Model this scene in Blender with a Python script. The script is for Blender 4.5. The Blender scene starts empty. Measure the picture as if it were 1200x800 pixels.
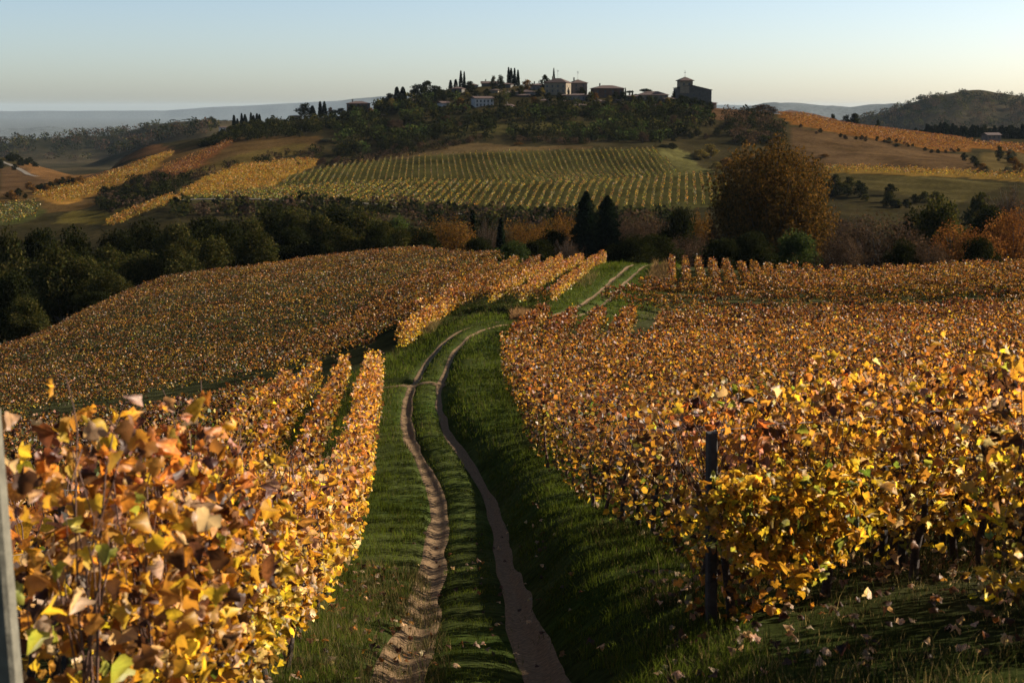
import bpy, math, random
import numpy as np
from mathutils import Vector, Matrix
random.seed(7); rng = np.random.default_rng(7)
S = bpy.context.scene
COL = S.collection
DBG = 0

# ------------------------------------------------------------------ camera, world, sun, exposure
F = 1667.0
PITCH = math.atan(275.0 / F)
cam_d = bpy.data.cameras.new('camera'); cam = bpy.data.objects.new('camera', cam_d); COL.objects.link(cam)
cam_d.sensor_width = 36; cam_d.lens = 36 * F / 1200; cam_d.clip_start = 0.1; cam_d.clip_end = 80000
cam.location = (0, 0, 0); cam.rotation_euler = (math.pi / 2 - PITCH, 0, 0)
cam_d.dof.use_dof = True; cam_d.dof.focus_distance = 24; cam_d.dof.aperture_fstop = 4.5
S.camera = cam
SUN_AZ = math.radians(70); SUN_EL = math.radians(24.5)       # to the right of the view direction (+y)
W = bpy.data.worlds.new('World'); S.world = W; W.use_nodes = True
nt = W.node_tree; bgn = nt.nodes['Background']
sky = nt.nodes.new('ShaderNodeTexSky'); sky.sky_type = 'NISHITA'; sky.sun_disc = False
sky.sun_elevation = SUN_EL; sky.sun_rotation = SUN_AZ
sky.air_density = 0.70; sky.dust_density = 1.2; sky.ozone_density = 1.0; sky.altitude = 300
nt.links.new(sky.outputs[0], bgn.inputs[0]); bgn.inputs[1].default_value = 0.055
sd = bpy.data.lights.new('sun', 'SUN'); so = bpy.data.objects.new('sun', sd); COL.objects.link(so)
sd.energy = 5.0; sd.angle = math.radians(0.53); sd.color = (1.0, 0.90, 0.76)
sdir = Vector((math.sin(SUN_AZ) * math.cos(SUN_EL), math.cos(SUN_AZ) * math.cos(SUN_EL), math.sin(SUN_EL)))
so.rotation_euler = sdir.to_track_quat('Z', 'Y').to_euler(); so.location = (60, 20, 60)
S.view_settings.view_transform = 'Standard'; S.view_settings.look = 'None'
S.view_settings.exposure = 1.47; S.view_settings.gamma = 1
S.render.engine = 'CYCLES'
S.cycles.max_bounces = 5; S.cycles.diffuse_bounces = 2; S.cycles.glossy_bounces = 2
S.cycles.transmission_bounces = 3; S.cycles.volume_bounces = 0; S.cycles.transparent_max_bounces = 4
S.cycles.use_denoising = True
try: S.cycles.denoiser = 'OPENIMAGEDENOISE'
except Exception: pass
S.cycles.denoising_input_passes = 'RGB_ALBEDO_NORMAL'

# ------------------------------------------------------------------ helpers
cP, sP = math.cos(PITCH), math.sin(PITCH)
def at(px, py, D):
    u = (px - 600) / F; v = (py - 400) / F
    t = D / (cP - v * sP)
    return Vector((u * t, D, t * (-sP - v * cP)))
def proj(x, y, z):
    d = y * cP - z * sP; dn = -y * sP - z * cP
    return 600 + F * x / d, 400 + F * dn / d
def zof(py, D): return at(600, py, D).z
def tag(o, label=None, cat=None, group=None, kind=None):
    if label: o['label'] = label
    if cat: o['category'] = cat
    if group: o['group'] = group
    if kind: o['kind'] = kind
    return o
def thing(name, loc, label=None, cat=None, group=None, rz=0, kind=None):
    o = bpy.data.objects.new(name, None); COL.objects.link(o); o.location = loc; o.rotation_euler.z = rz
    o.empty_display_size = 0.2
    return tag(o, label, cat, group, kind)
def link(name, me, parent=None, loc=(0, 0, 0)):
    o = bpy.data.objects.new(name, me); COL.objects.link(o); o.location = loc
    if parent: o.parent = parent
    return o
def mesh_np(name, V, faces, mat, colors=None, smooth=False):
    """V (n,3); faces (m,k) int array or a list of such arrays; colors (n,3)."""
    if not isinstance(faces, list): faces = [faces]
    me = bpy.data.meshes.new(name)
    V = np.ascontiguousarray(V, np.float32)
    assert all(f.max() < len(V) for f in faces if len(f)), name
    me.vertices.add(len(V)); me.vertices.foreach_set('co', V.ravel())
    loops = np.concatenate([f.ravel() for f in faces]).astype(np.int32)
    tot = np.concatenate([np.full(len(f), f.shape[1], np.int32) for f in faces])
    st = np.concatenate([[0], np.cumsum(tot)[:-1]]).astype(np.int32)
    me.loops.add(len(loops)); me.loops.foreach_set('vertex_index', loops)
    me.polygons.add(len(tot)); me.polygons.foreach_set('loop_start', st)
    me.polygons.foreach_set('loop_total', tot)
    if smooth: me.polygons.foreach_set('use_smooth', np.ones(len(tot), bool))
    if mat: me.materials.append(mat)
    if colors is not None:
        a = me.attributes.new('tint', 'FLOAT_COLOR', 'POINT')
        c = np.ones((len(V), 4), np.float32); c[:, :3] = colors
        a.data.foreach_set('color', c.ravel())
    me.update(calc_edges=True)
    if DBG: print(name, len(V), flush=True)
    return me

def vnoise(x, y, seed=0):
    xi = np.floor(x).astype(np.int64); yi = np.floor(y).astype(np.int64)
    fx = x - xi; fy = y - yi; fx = fx * fx * (3 - 2 * fx); fy = fy * fy * (3 - 2 * fy)
    def h(a, b):
        n = (a * 374761393 + b * 668265263 + seed * 1442695041) & 0x7fffffff
        n = ((n ^ (n >> 13)) * 1274126177) & 0x7fffffff
        return ((n ^ (n >> 16)) & 0xffff) / 65535.0
    a = h(xi, yi); b = h(xi + 1, yi); c = h(xi, yi + 1); d = h(xi + 1, yi + 1)
    return (a * (1 - fx) + b * fx) * (1 - fy) + (c * (1 - fx) + d * fx) * fy
def fbm(x, y, seed=0, o=4):
    s = 0; a = .5; t = 0
    for i in range(o):
        s = s + a * vnoise(x * 2 ** i + 17.3 * i, y * 2 ** i - 9.1 * i, seed + i); t += a; a *= .5
    return s / t
def inpoly(px, py, poly):
    r = np.zeros(px.shape, bool); n = len(poly); j = n - 1
    for i in range(n):
        xi, yi = poly[i]; xj, yj = poly[j]
        c = ((yi > py) != (yj > py)) & (px < (xj - xi) * (py - yi) / ((yj - yi) or 1e-9) + xi)
        r ^= c; j = i
    return r
def pchip(xk, yk, x):
    xk = np.asarray(xk, float); yk = np.asarray(yk, float); h = np.diff(xk)
    sh = (len(h),) + (1,) * (yk.ndim - 1); hh = h.reshape(sh)
    d = np.diff(yk, axis=0) / hh; m = np.zeros_like(yk)
    if len(xk) > 2:
        w1 = 2 * hh[1:] + hh[:-1]; w2 = hh[1:] + 2 * hh[:-1]
        ok = d[:-1] * d[1:] > 0
        dd0 = np.where(ok, d[:-1], 1); dd1 = np.where(ok, d[1:], 1)
        m[1:-1] = np.where(ok, (w1 + w2) / (w1 / dd0 + w2 / dd1), 0)
    m[0] = d[0]; m[-1] = d[-1]
    x = np.clip(x, xk[0], xk[-1]); i = np.clip(np.searchsorted(xk, x) - 1, 0, len(h) - 1)
    t = ((x - xk[i]) / h[i]).reshape((-1,) + (1,) * (yk.ndim - 1)); H = h[i].reshape(t.shape)
    return ((1 + 2 * t) * (1 - t) ** 2 * yk[i] + t * (1 - t) ** 2 * H * m[i]
            + t * t * (3 - 2 * t) * yk[i + 1] + t * t * (t - 1) * H * m[i + 1])

# ------------------------------------------------------------------ terrain heights
# distance -> list of (bearing as picture column, height).  heights relative to the eye.
def P(D, *l): return (D, [(a, zof(b, D)) for a, b in l])      # rows given as picture heights
T = [
 (2,  [(-900, -2.55), (2200, -2.55)]),
 (5,  [(-900, -3.0), (300, -2.9), (900, -2.75), (2200, -2.6)]),
 (9,  [(-900, -4.6), (300, -4.0), (600, -4.15), (900, -3.7), (2200, -3.2)]),
 (12, [(-900, -5.6), (300, -4.85), (600, -5.05), (850, -4.35), (1200, -4.1), (2200, -3.7)]),
 (15, [(-900, -6.6), (300, -5.6), (550, -5.95), (790, -5.3), (1200, -4.9), (2200, -4.4)]),
 (22, [(-900, -9), (200, -7.8), (400, -7.55), (545, -7.65), (700, -6.95), (1000, -6.5), (1300, -6.2), (2200, -5.4)]),
 (34, [(-900, -13), (0, -11.0), (300, -10.1), (450, -9.7), (543, -9.75), (650, -9.15), (900, -8.7), (1200, -8.2), (2200, -7)]),
 (50, [(-900, -17), (0, -13.9), (200, -12.8), (400, -11.6), (500, -11.3), (600, -10.9), (900, -10.35), (1200, -9.8), (2200, -8.6)]),
 (66, [(-900, -21), (0, -17.0), (200, -15.6), (400, -13.3), (500, -12.7), (600, -12.4), (900, -12.0), (1200, -11.4), (2200, -10)]),
 (85, [(-900, -25), (0, -19.5), (200, -18.4), (400, -15.6), (475, -14.6), (550, -13.4), (640, -13.45), (800, -13.6), (1000, -13.4), (1200, -13.1), (2200, -12)]),
 (95, [(-900, -26), (0, -21.2), (200, -19.4), (400, -16.7), (500, -14.9), (570, -14.0), (640, -14.2), (720, -14.6), (800, -15.2), (1000, -15.2), (1200, -14.9), (2200, -14)]),
 (105,[(-900, -28), (0, -22.5), (200, -20.6), (400, -17.7), (500, -15.6), (570, -14.6), (650, -14.5), (720, -14.8), (800, -15.5), (1000, -15.5), (1200, -15.3), (2200, -15)]),
 (118,[(-900, -31), (0, -24), (200, -21.9), (400, -18.9), (500, -16.9), (570, -15.4), (650, -14.9), (720, -15.0), (800, -15.3), (1000, -15.9), (1200, -15.4), (2200, -16)]),
 (135,[(-900, -34), (0, -25.9), (200, -22.7), (400, -19.4), (500, -17.8), (600, -16.3), (700, -15.4), (740, -15.2), (800, -15.5), (1000, -16.4), (1200, -15.7), (2200, -17)]),
 (160,[(-900, -40), (-150, -31), (0, -28), (100, -25.2), (200, -23.3), (400, -20.1), (500, -18.9), (600, -17.6), (700, -17.6), (740, -17.8), (800, -18), (1000, -19), (1200, -18.6), (2200, -20)]),
 (200,[(-900, -52), (0, -37), (100, -29.3), (200, -24.9), (300, -23.5), (400, -21.8), (500, -20.9), (600, -22), (700, -24), (800, -26), (1200, -27), (2200, -28)]),
 (260,[(-900, -64), (0, -47), (200, -38), (400, -33), (600, -33), (800, -35), (1200, -37), (2200, -38)]),
 (330,[(-900, -66), (0, -56), (200, -46), (400, -41), (600, -40), (800, -42), (1200, -42), (2200, -42)]),
 (400,[(-900, -62), (0, -52), (200, -42), (400, -38), (600, -39), (800, -40), (1200, -38), (2200, -38)]),
 P(450, (-900, 330), (0, 285), (100, 272), (200, 258), (400, 252), (600, 262), (700, 262), (800, 262), (1000, 258), (1200, 262), (2200, 262)),
 P(500, (-900, 310), (0, 266), (100, 256), (200, 238), (400, 238), (500, 245), (600, 250), (700, 251), (800, 251), (1000, 243), (1200, 246), (2200, 246)),
 P(560, (-900, 290), (0, 247), (60, 246), (100, 243), (150, 236), (200, 222), (300, 218), (400, 217), (500, 217), (600, 217), (700, 221), (800, 224), (900, 225), (1000, 222), (1200, 225), (2200, 228)),
 P(620, (-900, 275), (0, 231), (100, 230), (150, 224), (200, 209), (260, 199), (300, 200), (400, 199), (500, 199), (600, 202), (700, 208), (800, 209), (900, 208), (1000, 204), (1200, 210), (2200, 215)),
 P(680, (-900, 260), (0, 220), (100, 216), (150, 206), (200, 200), (260, 193), (300, 189), (340, 189), (400, 188), (500, 182), (600, 178), (700, 176), (770, 177), (800, 187), (850, 193), (900, 190), (1000, 186), (1200, 192), (2200, 200)),
 P(750, (-900, 240), (0, 210), (100, 206), (180, 188), (240, 176), (300, 168), (400, 162), (500, 157), (600, 156), (700, 157), (800, 162), (900, 166), (1000, 172), (1100, 183), (1200, 190), (2200, 200)),
 P(820, (-900, 225), (0, 202), (90, 207), (180, 185), (240, 169), (300, 154), (400, 147), (500, 137), (600, 131), (700, 133), (800, 136), (850, 141), (900, 146), (1000, 158), (1100, 172), (1200, 178), (2200, 190)),
 P(880, (-900, 210), (0, 192), (40, 196), (110, 207), (150, 192), (200, 175), (240, 162), (270, 155), (300, 147), (350, 141), (400, 136), (450, 127), (500, 116), (550, 110), (600, 108), (650, 110), (700, 115), (760, 121), (800, 123), (850, 128), (900, 133), (930, 134), (1000, 148), (1080, 159), (1140, 167), (1200, 172), (2200, 182)),
 P(940, (-900, 205), (0, 184), (60, 198), (110, 212), (150, 184), (185, 169), (240, 163), (270, 160), (300, 152), (350, 145), (400, 138), (450, 125), (500, 110), (550, 103), (600, 101), (650, 106), (700, 113), (760, 123), (800, 127), (850, 134), (900, 142), (1000, 155), (1080, 160), (1140, 164), (1200, 167), (2200, 175)),
 P(1020, (-900, 205), (0, 190), (110, 216), (185, 190), (240, 175), (300, 170), (400, 165), (500, 155), (600, 150), (800, 155), (1000, 162), (1140, 160), (1200, 162), (2200, 170)),
 P(1200, (-900, 205), (0, 205), (200, 200), (400, 195), (800, 185), (1000, 168), (1200, 166), (2200, 170)),
 P(1600, (-900, 200), (0, 198), (400, 190), (1000, 172), (2200, 172)),
 P(2600, (-900, 185), (0, 188), (400, 180), (1000, 165), (2200, 165)),
 P(4500, (-900, 165), (0, 166), (400, 166), (2200, 155)),
 P(34000, (-900, 133), (2200, 133)),
]
PXG = np.linspace(-900, 2200, 621)
LK = np.log([t[0] for t in T])
rowsZ = np.array([pchip([a for a, _ in t[1]], [b for _, b in t[1]], PXG) for t in T])
LG = np.linspace(LK[0], LK[-1], 1500)
GRID = pchip(LK, rowsZ, LG)
RIDGES = [  # distance, thickness (in ln distance), crest line in picture
 (2500, .22, [(-400, 172), (0, 166), (50, 161), (75, 163), (100, 160), (125, 161), (150, 156), (180, 147), (210, 143), (250, 142), (290, 146), (340, 152), (600, 180)]),
 (1700, .12, [(-200, 215), (60, 205), (100, 192), (140, 178), (170, 168), (200, 158), (240, 150), (280, 149), (330, 155), (500, 190)]),
 (2900, .22, [(850, 180), (950, 150), (1000, 141), (1040, 129), (1060, 121), (1085, 114), (1110, 111), (1140, 110), (1170, 113), (1200, 114), (1300, 118), (1600, 125), (2200, 130)]),
 (6000, .2, [(780, 150), (860, 128), (890, 120), (905, 118), (930, 120), (965, 123), (1000, 125), (1040, 122), (1080, 121), (1200, 128), (2200, 128)]),
 (20000, .15, [(-900, 131), (0, 129), (200, 128), (260, 124), (330, 121), (400, 117), (450, 112), (520, 112), (700, 118), (1000, 126), (2200, 128)]),
]
# the track: (column, row estimate unused, distance)
TR = [(560, 9), (552, 12), (549, 14.5), (551, 19), (550, 23), (544, 34), (520, 42), (499, 50), (501, 64), (513, 73), (530, 80), (552, 86), (578, 90), (612, 93.5), (650, 97), (682, 103), (703, 112), (722, 124), (737, 134), (748, 143), (757, 155), (765, 175)]
trp = np.array([((a - 600) / F * d * 1.03, d) for a, d in TR])
def smooth_line(p, n):
    s = np.concatenate([[0], np.cumsum(np.hypot(*np.diff(p, axis=0).T))])
    return pchip(s, p, np.linspace(0, s[-1], n))
TRK = smooth_line(trp, 420)
for _ in range(6): TRK[1:-1] = (TRK[:-2] + 2 * TRK[1:-1] + TRK[2:]) / 4
_tg = np.gradient(TRK, axis=0); _tg /= np.linalg.norm(_tg, axis=1)[:, None]
TRN = np.stack([_tg[:, 1], -_tg[:, 0]], 1)      # to the right
def track_off(x, y):
    """signed offset to the track centre (+ = right) for points near it"""
    out = np.full(x.shape, 99.0)
    m = (y > 5) & (y < 180) & (np.abs(x) < 30)
    idx = np.nonzero(m)[0]
    for c in np.array_split(idx, max(1, len(idx) // 20000)):
        if not len(c): continue
        dx = x[c][:, None] - TRK[None, :, 0]; dy = y[c][:, None] - TRK[None, :, 1]
        d2 = dx * dx + dy * dy; k = d2.argmin(1); r = np.arange(len(c))
        al = -dx[r, k] * TRN[k, 1] + dy[r, k] * TRN[k, 0]          # how far past the sample, along the line
        kk = np.clip(k + np.where(al >= 0, 1, -1), 0, len(TRK) - 1); sg = np.linalg.norm(TRK[kk] - TRK[k], axis=1) + 1e-9
        f = np.clip(np.abs(al) / sg, 0, 1)[:, None] * (kk != k)[:, None]
        Pp = TRK[k] * (1 - f) + TRK[kk] * f; Nn = TRN[k] * (1 - f) + TRN[kk] * f
        sd = (x[c] - Pp[:, 0]) * Nn[:, 0] + (y[c] - Pp[:, 1]) * Nn[:, 1]; dd = np.sqrt(d2[r, k])
        out[c] = np.where(dd < 8, sd, np.sign(sd) * dd)
    return out
RUT = 0.66
def base_z(x, y):
    yy = np.maximum(y, 2.0)
    px = np.clip(600 + F * x / yy, -900, 2200)
    l = np.clip(np.log(yy), LG[0], LG[-1])
    a = (l - LG[0]) / (LG[1] - LG[0]); i = np.clip(a.astype(int), 0, len(LG) - 2); a = a - i
    b = (px - PXG[0]) / (PXG[1] - PXG[0]); j = np.clip(b.astype(int), 0, len(PXG) - 2); b = b - j
    z = (GRID[i, j] * (1 - b) + GRID[i, j + 1] * b) * (1 - a) + (GRID[i + 1, j] * (1 - b) + GRID[i + 1, j + 1] * b) * a
    far = yy > 1100
    if far.any():
        for D0, w, cr in RIDGES:
            cy = np.interp(px, [c[0] for c in cr], [c[1] for c in cr])
            cz = -(cy - 125) / F * D0
            k = np.abs(l - math.log(D0)) / w
            rz = cz - D0 * .03 * k ** 1.6 - D0 * .01 * k * fbm(px / 22., l * 30, 3)
            rz = np.where(k < 4, rz, -1e5)
            z = np.where(far, np.maximum(z, rz), z)
    return z
def ground(x, y):
    x = np.asarray(x, float); y = np.asarray(y, float); sh = x.shape
    x = x.ravel(); y = np.broadcast_to(y, sh).ravel()
    z = base_z(x, y)
    d = np.maximum(y, 2)
    z = z + (fbm(x / 2.2, y / 2.2, 11, 3) - .5) * .09 * np.clip((300 - d) / 200, 0, 1)
    hill = np.clip((d - 400) / 60, 0, 1) * np.clip((2200 - d) / 400, 0, 1)
    z = z + hill * (fbm(x / 34., y / 34., 5, 4) - .5) * 2.2
    mid = np.clip((d - 1250) / 500, 0, 1) * np.clip((9000 - d) / 2000, 0, 1)
    z = z + mid * (fbm(x / 190., y / 190., 8, 4) - .5) * 26 * np.clip(d / 3000, .4, 1.4)
    t = track_off(x, y)
    near = np.abs(t) < 6
    if near.any():
        tn = t[near]; yn = y[near]
        bank = np.clip((yn - 10) / 8, 0, 1) * np.clip((80 - yn) / 14, 0, 1)
        w = np.clip((tn - 0.88) / 0.75, 0, 1); w = w * w * (3 - 2 * w)
        dz = bank * .30 * w * np.clip((5.5 - tn) / 3.5, 0, 1)
        dz -= .15 * np.exp(-((tn - RUT) / .21) ** 2) + .15 * np.exp(-((tn + RUT) / .23) ** 2)
        dz += .05 * np.exp(-(tn / .33) ** 2)
        z[near] += dz
    # the two open pits beside the track crossing and behind the bend
    for (cx, cy, rx, ry, dp) in ((-.9, 99.5, 2.7, 1.7, 1.9), (-5.9, 66.5, 1.0, 1.2, .9)):
        z = z - dp * np.exp(-(((x - cx) / rx) ** 4 + ((y - cy) / ry) ** 4))
    return z.reshape(sh)
def gz(x, y): return float(ground(np.array([x]), np.array([y]))[0])
def xpx(px, D): return (px - 600) / F * D * 1.03      # plan x for a column at a distance (mid rows)
def pxof(x, y, z): return proj(x, y, z)

# ------------------------------------------------------------------ materials
def newmat(name):
    m = bpy.data.materials.new(name); m.use_nodes = True; n = m.node_tree; n.nodes.clear()
    out = n.nodes.new('ShaderNodeOutputMaterial'); return m, n, out
def leaf_material(name, trans=.45, scale=30, gloss=.06, vary=.35):
    m, n, out = newmat(name); N = n.nodes.new; L = n.links.new
    a = N('ShaderNodeAttribute'); a.attribute_name = 'tint'
    tc = N('ShaderNodeTexCoord'); ns = N('ShaderNodeTexNoise'); ns.inputs['Scale'].default_value = scale; ns.inputs['Detail'].default_value = 2
    L(tc.outputs['Object'], ns.inputs['Vector'])
    mp = N('ShaderNodeMapRange'); mp.inputs['From Min'].default_value = .3; mp.inputs['From Max'].default_value = .7
    mp.inputs['To Min'].default_value = 1 - vary; mp.inputs['To Max'].default_value = 1 + vary
    L(ns.outputs['Fac'], mp.inputs['Value'])
    mx = N('ShaderNodeVectorMath'); mx.operation = 'SCALE'; L(a.outputs['Color'], mx.inputs[0]); L(mp.outputs[0], mx.inputs['Scale'])
    d = N('ShaderNodeBsdfDiffuse'); t = N('ShaderNodeBsdfTranslucent'); g = N('ShaderNodeBsdfGlossy'); g.inputs['Roughness'].default_value = .5
    L(mx.outputs[0], d.inputs['Color'])
    tm = N('ShaderNodeVectorMath'); tm.operation = 'MULTIPLY'; tm.inputs[1].default_value = (1.15, 1.12, .75); L(mx.outputs[0], tm.inputs[0]); L(tm.outputs[0], t.inputs['Color'])
    ms = N('ShaderNodeMixShader'); ms.inputs[0].default_value = trans; L(d.outputs[0], ms.inputs[1]); L(t.outputs[0], ms.inputs[2])
    m2 = N('ShaderNodeMixShader'); m2.inputs[0].default_value = gloss; L(ms.outputs[0], m2.inputs[1]); L(g.outputs[0], m2.inputs[2])
    g.inputs['Color'].default_value = (.9, .85, .8, 1)
    L(m2.outputs[0], out.inputs[0]); return m
def plain(name, col, rough=.85, var=.3, scale=8, bump=.3, spec=.2):
    m, n, out = newmat(name); N = n.nodes.new; L = n.links.new
    b = N('ShaderNodeBsdfPrincipled'); L(b.outputs[0], out.inputs[0])
    tc = N('ShaderNodeTexCoord'); ns = N('ShaderNodeTexNoise'); ns.inputs['Scale'].default_value = scale; ns.inputs['Detail'].default_value = 6
    L(tc.outputs['Object'], ns.inputs['Vector'])
    cr = N('ShaderNodeValToRGB'); cr.color_ramp.elements[0].position = .3; cr.color_ramp.elements[1].position = .7
    cr.color_ramp.elements[0].color = tuple(c * (1 - var) for c in col) + (1,)
    cr.color_ramp.elements[1].color = tuple(min(1, c * (1 + var)) for c in col) + (1,)
    L(ns.outputs['Fac'], cr.inputs[0]); L(cr.outputs[0], b.inputs['Base Color'])
    b.inputs['Roughness'].default_value = rough; b.inputs['Specular IOR Level'].default_value = spec
    if bump:
        bp = N('ShaderNodeBump'); bp.inputs['Strength'].default_value = bump; bp.inputs['Distance'].default_value = .02
        L(ns.outputs['Fac'], bp.inputs['Height']); L(bp.outputs[0], b.inputs['Normal'])
    return m
def ground_material():
    m, n, out = newmat('ground'); N = n.nodes.new; L = n.links.new
    b = N('ShaderNodeBsdfDiffuse'); L(b.outputs[0], out.inputs[0])
    a = N('ShaderNodeAttribute'); a.attribute_name = 'tint'
    geo = N('ShaderNodeNewGeometry')
    prev = None
    for sc, amt in ((6.0, .45), (.55, .35), (.06, .35)):
        ns = N('ShaderNodeTexNoise'); ns.inputs['Scale'].default_value = sc; ns.inputs['Detail'].default_value = 5
        L(geo.outputs['Position'], ns.inputs['Vector'])
        mp = N('ShaderNodeMapRange'); mp.inputs['From Min'].default_value = .3; mp.inputs['From Max'].default_value = .7
        mp.inputs['To Min'].default_value = 1 - amt; mp.inputs['To Max'].default_value = 1 + amt
        L(ns.outputs['Fac'], mp.inputs['Value'])
        sc_ = N('ShaderNodeVectorMath'); sc_.operation = 'SCALE'
        L((prev or a).outputs['Color'] if prev is None else prev.outputs[0], sc_.inputs[0]); L(mp.outputs[0], sc_.inputs['Scale']); prev = sc_
        if sc == 6.0: bn = ns
    L(prev.outputs[0], b.inputs['Color'])
    bp = N('ShaderNodeBump'); bp.inputs['Strength'].default_value = .5; bp.inputs['Distance'].default_value = .05
    L(bn.outputs['Fac'], bp.inputs['Height']); L(bp.outputs[0], b.inputs['Normal'])
    return m
M_ground = ground_material()
M_leaf = leaf_material('vine_leaf', .58, 60, .02)
M_leaf_far = leaf_material('vine_leaf_far', .34, 3, .02, .3)
M_tree = leaf_material('tree_leaf', .3, .7, .0, .4)
M_grass = leaf_material('grass_blade', .4, 4, .0, .3)
M_bark = plain('vine_bark', (.045, .032, .024), .9, .5, 40, .8)
M_cane = plain('vine_cane', (.085, .045, .03), .8, .5, 30, .3)
M_tbark = plain('tree_bark', (.06, .05, .04), .9, .4, 3, .5)
M_post = plain('weathered_post_wood', (.04, .034, .028), .9, .45, 14, .6)
M_conc = plain('concrete_post', (.10, .09, .065), .9, .25, 20, .4)
M_wire = plain('wire_steel', (.18, .17, .16), .5, .2, 5, 0, .5)
M_dirt = plain('track_dirt', (.115, .072, .036), .97, .5, 19, .55, .05)
M_field = plain('field_path', (.085, .07, .05), .95, .3, .4, .3)

# ------------------------------------------------------------------ terrain sheet
GRASS = np.array([.020, .032, .006]); SOIL = np.array([.018, .017, .009])
FIELDS = [ # colour, polygon in picture columns/rows on the far hillside
 ((.085, .060, .024), [(-60, 262), (100, 245), (205, 212), (360, 178), (380, 160), (262, 160), (180, 186), (100, 212), (-60, 232)]),
 ((.075, .050, .026), [(100, 262), (140, 240), (205, 228), (205, 234), (165, 244), (130, 262)]),
 ((.085, .058, .030), [(0, 198), (30, 190), (90, 206), (60, 214), (0, 230)]),
 ((.14, .085, .034), [(26, 190), (60, 190), (112, 206), (62, 214), (40, 206)]),
 ((.14, .080, .036), [(95, 200), (140, 180), (180, 167), (202, 175), (164, 184), (120, 198), (100, 205)]),
 ((.10, .062, .036), [(100, 207), (165, 186), (200, 176), (215, 176), (180, 186), (112, 211)]),
 ((.23, .14, .035), [(34, 229), (112, 209), (180, 185), (200, 178), (205, 180), (182, 198), (148, 213), (112, 229), (78, 240), (66, 239)]),
 ((.13, .060, .025), [(184, 199), (240, 178), (276, 159), (280, 163), (252, 182), (235, 196), (200, 207)]),
 ((.085, .07, .022), [(200, 207), (236, 196), (290, 178), (345, 168), (375, 170), (360, 178), (260, 196), (205, 212)]),
 ((.10, .09, .025), [(62, 262), (80, 247), (130, 247), (172, 234), (140, 256), (125, 263)]),
 ((.055, .065, .022), [(-60, 242), (45, 236), (53, 250), (30, 262), (-60, 270)]),
 ((.24, .15, .03), [(122, 263), (165, 246), (205, 229), (240, 208), (280, 195), (350, 187), (378, 190), (332, 213), (322, 225), (205, 233), (135, 262)]),
 ((.058, .062, .020), [(318, 219), (345, 204), (420, 189), (500, 182), (600, 177), (770, 174), (785, 195), (805, 203), (850, 205), (850, 242), (700, 250), (620, 248), (520, 245), (400, 238), (205, 235), (205, 230)]),
 ((.095, .075, .035), [(400, 192), (450, 181), (560, 167), (610, 172), (690, 171), (700, 174), (600, 177), (500, 182)]),
 ((.075, .08, .03), [(770, 174), (790, 172), (808, 180), (820, 196), (850, 203), (800, 203), (785, 192)]),
 ((.17, .085, .022), [(905, 131), (930, 132), (1000, 142), (1080, 157), (1140, 165), (1135, 178), (1100, 177), (1040, 166), (980, 156), (930, 146)]),
 ((.17, .085, .022), [(1140, 166), (1300, 178), (1300, 190), (1140, 173)]),
 ((.085, .060, .030), [(925, 148), (1000, 160), (1100, 178), (1130, 182), (1150, 199), (1000, 196), (930, 192)]),
 ((.09, .075, .03), [(1150, 178), (1300, 186), (1300, 202), (1150, 200)]),
 ((.17, .12, .03), [(965, 195), (1020, 195), (1300, 208), (1300, 219), (1120, 208), (1000, 203), (960, 203)]),
 ((.060, .056, .022), [(975, 203), (1100, 208), (1180, 216), (1120, 240), (1060, 228), (960, 212)]),
 ((.15, .085, .03), [(1085, 152), (1110, 150), (1120, 155), (1090, 157)]),
 ((.10, .065, .035), [(835, 126), (880, 128), (905, 133), (870, 142), (830, 140)]),
 ((.06, .06, .022), [(450, 150), (600, 142), (700, 142), (690, 150), (600, 158), (470, 160)]),
]
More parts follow.
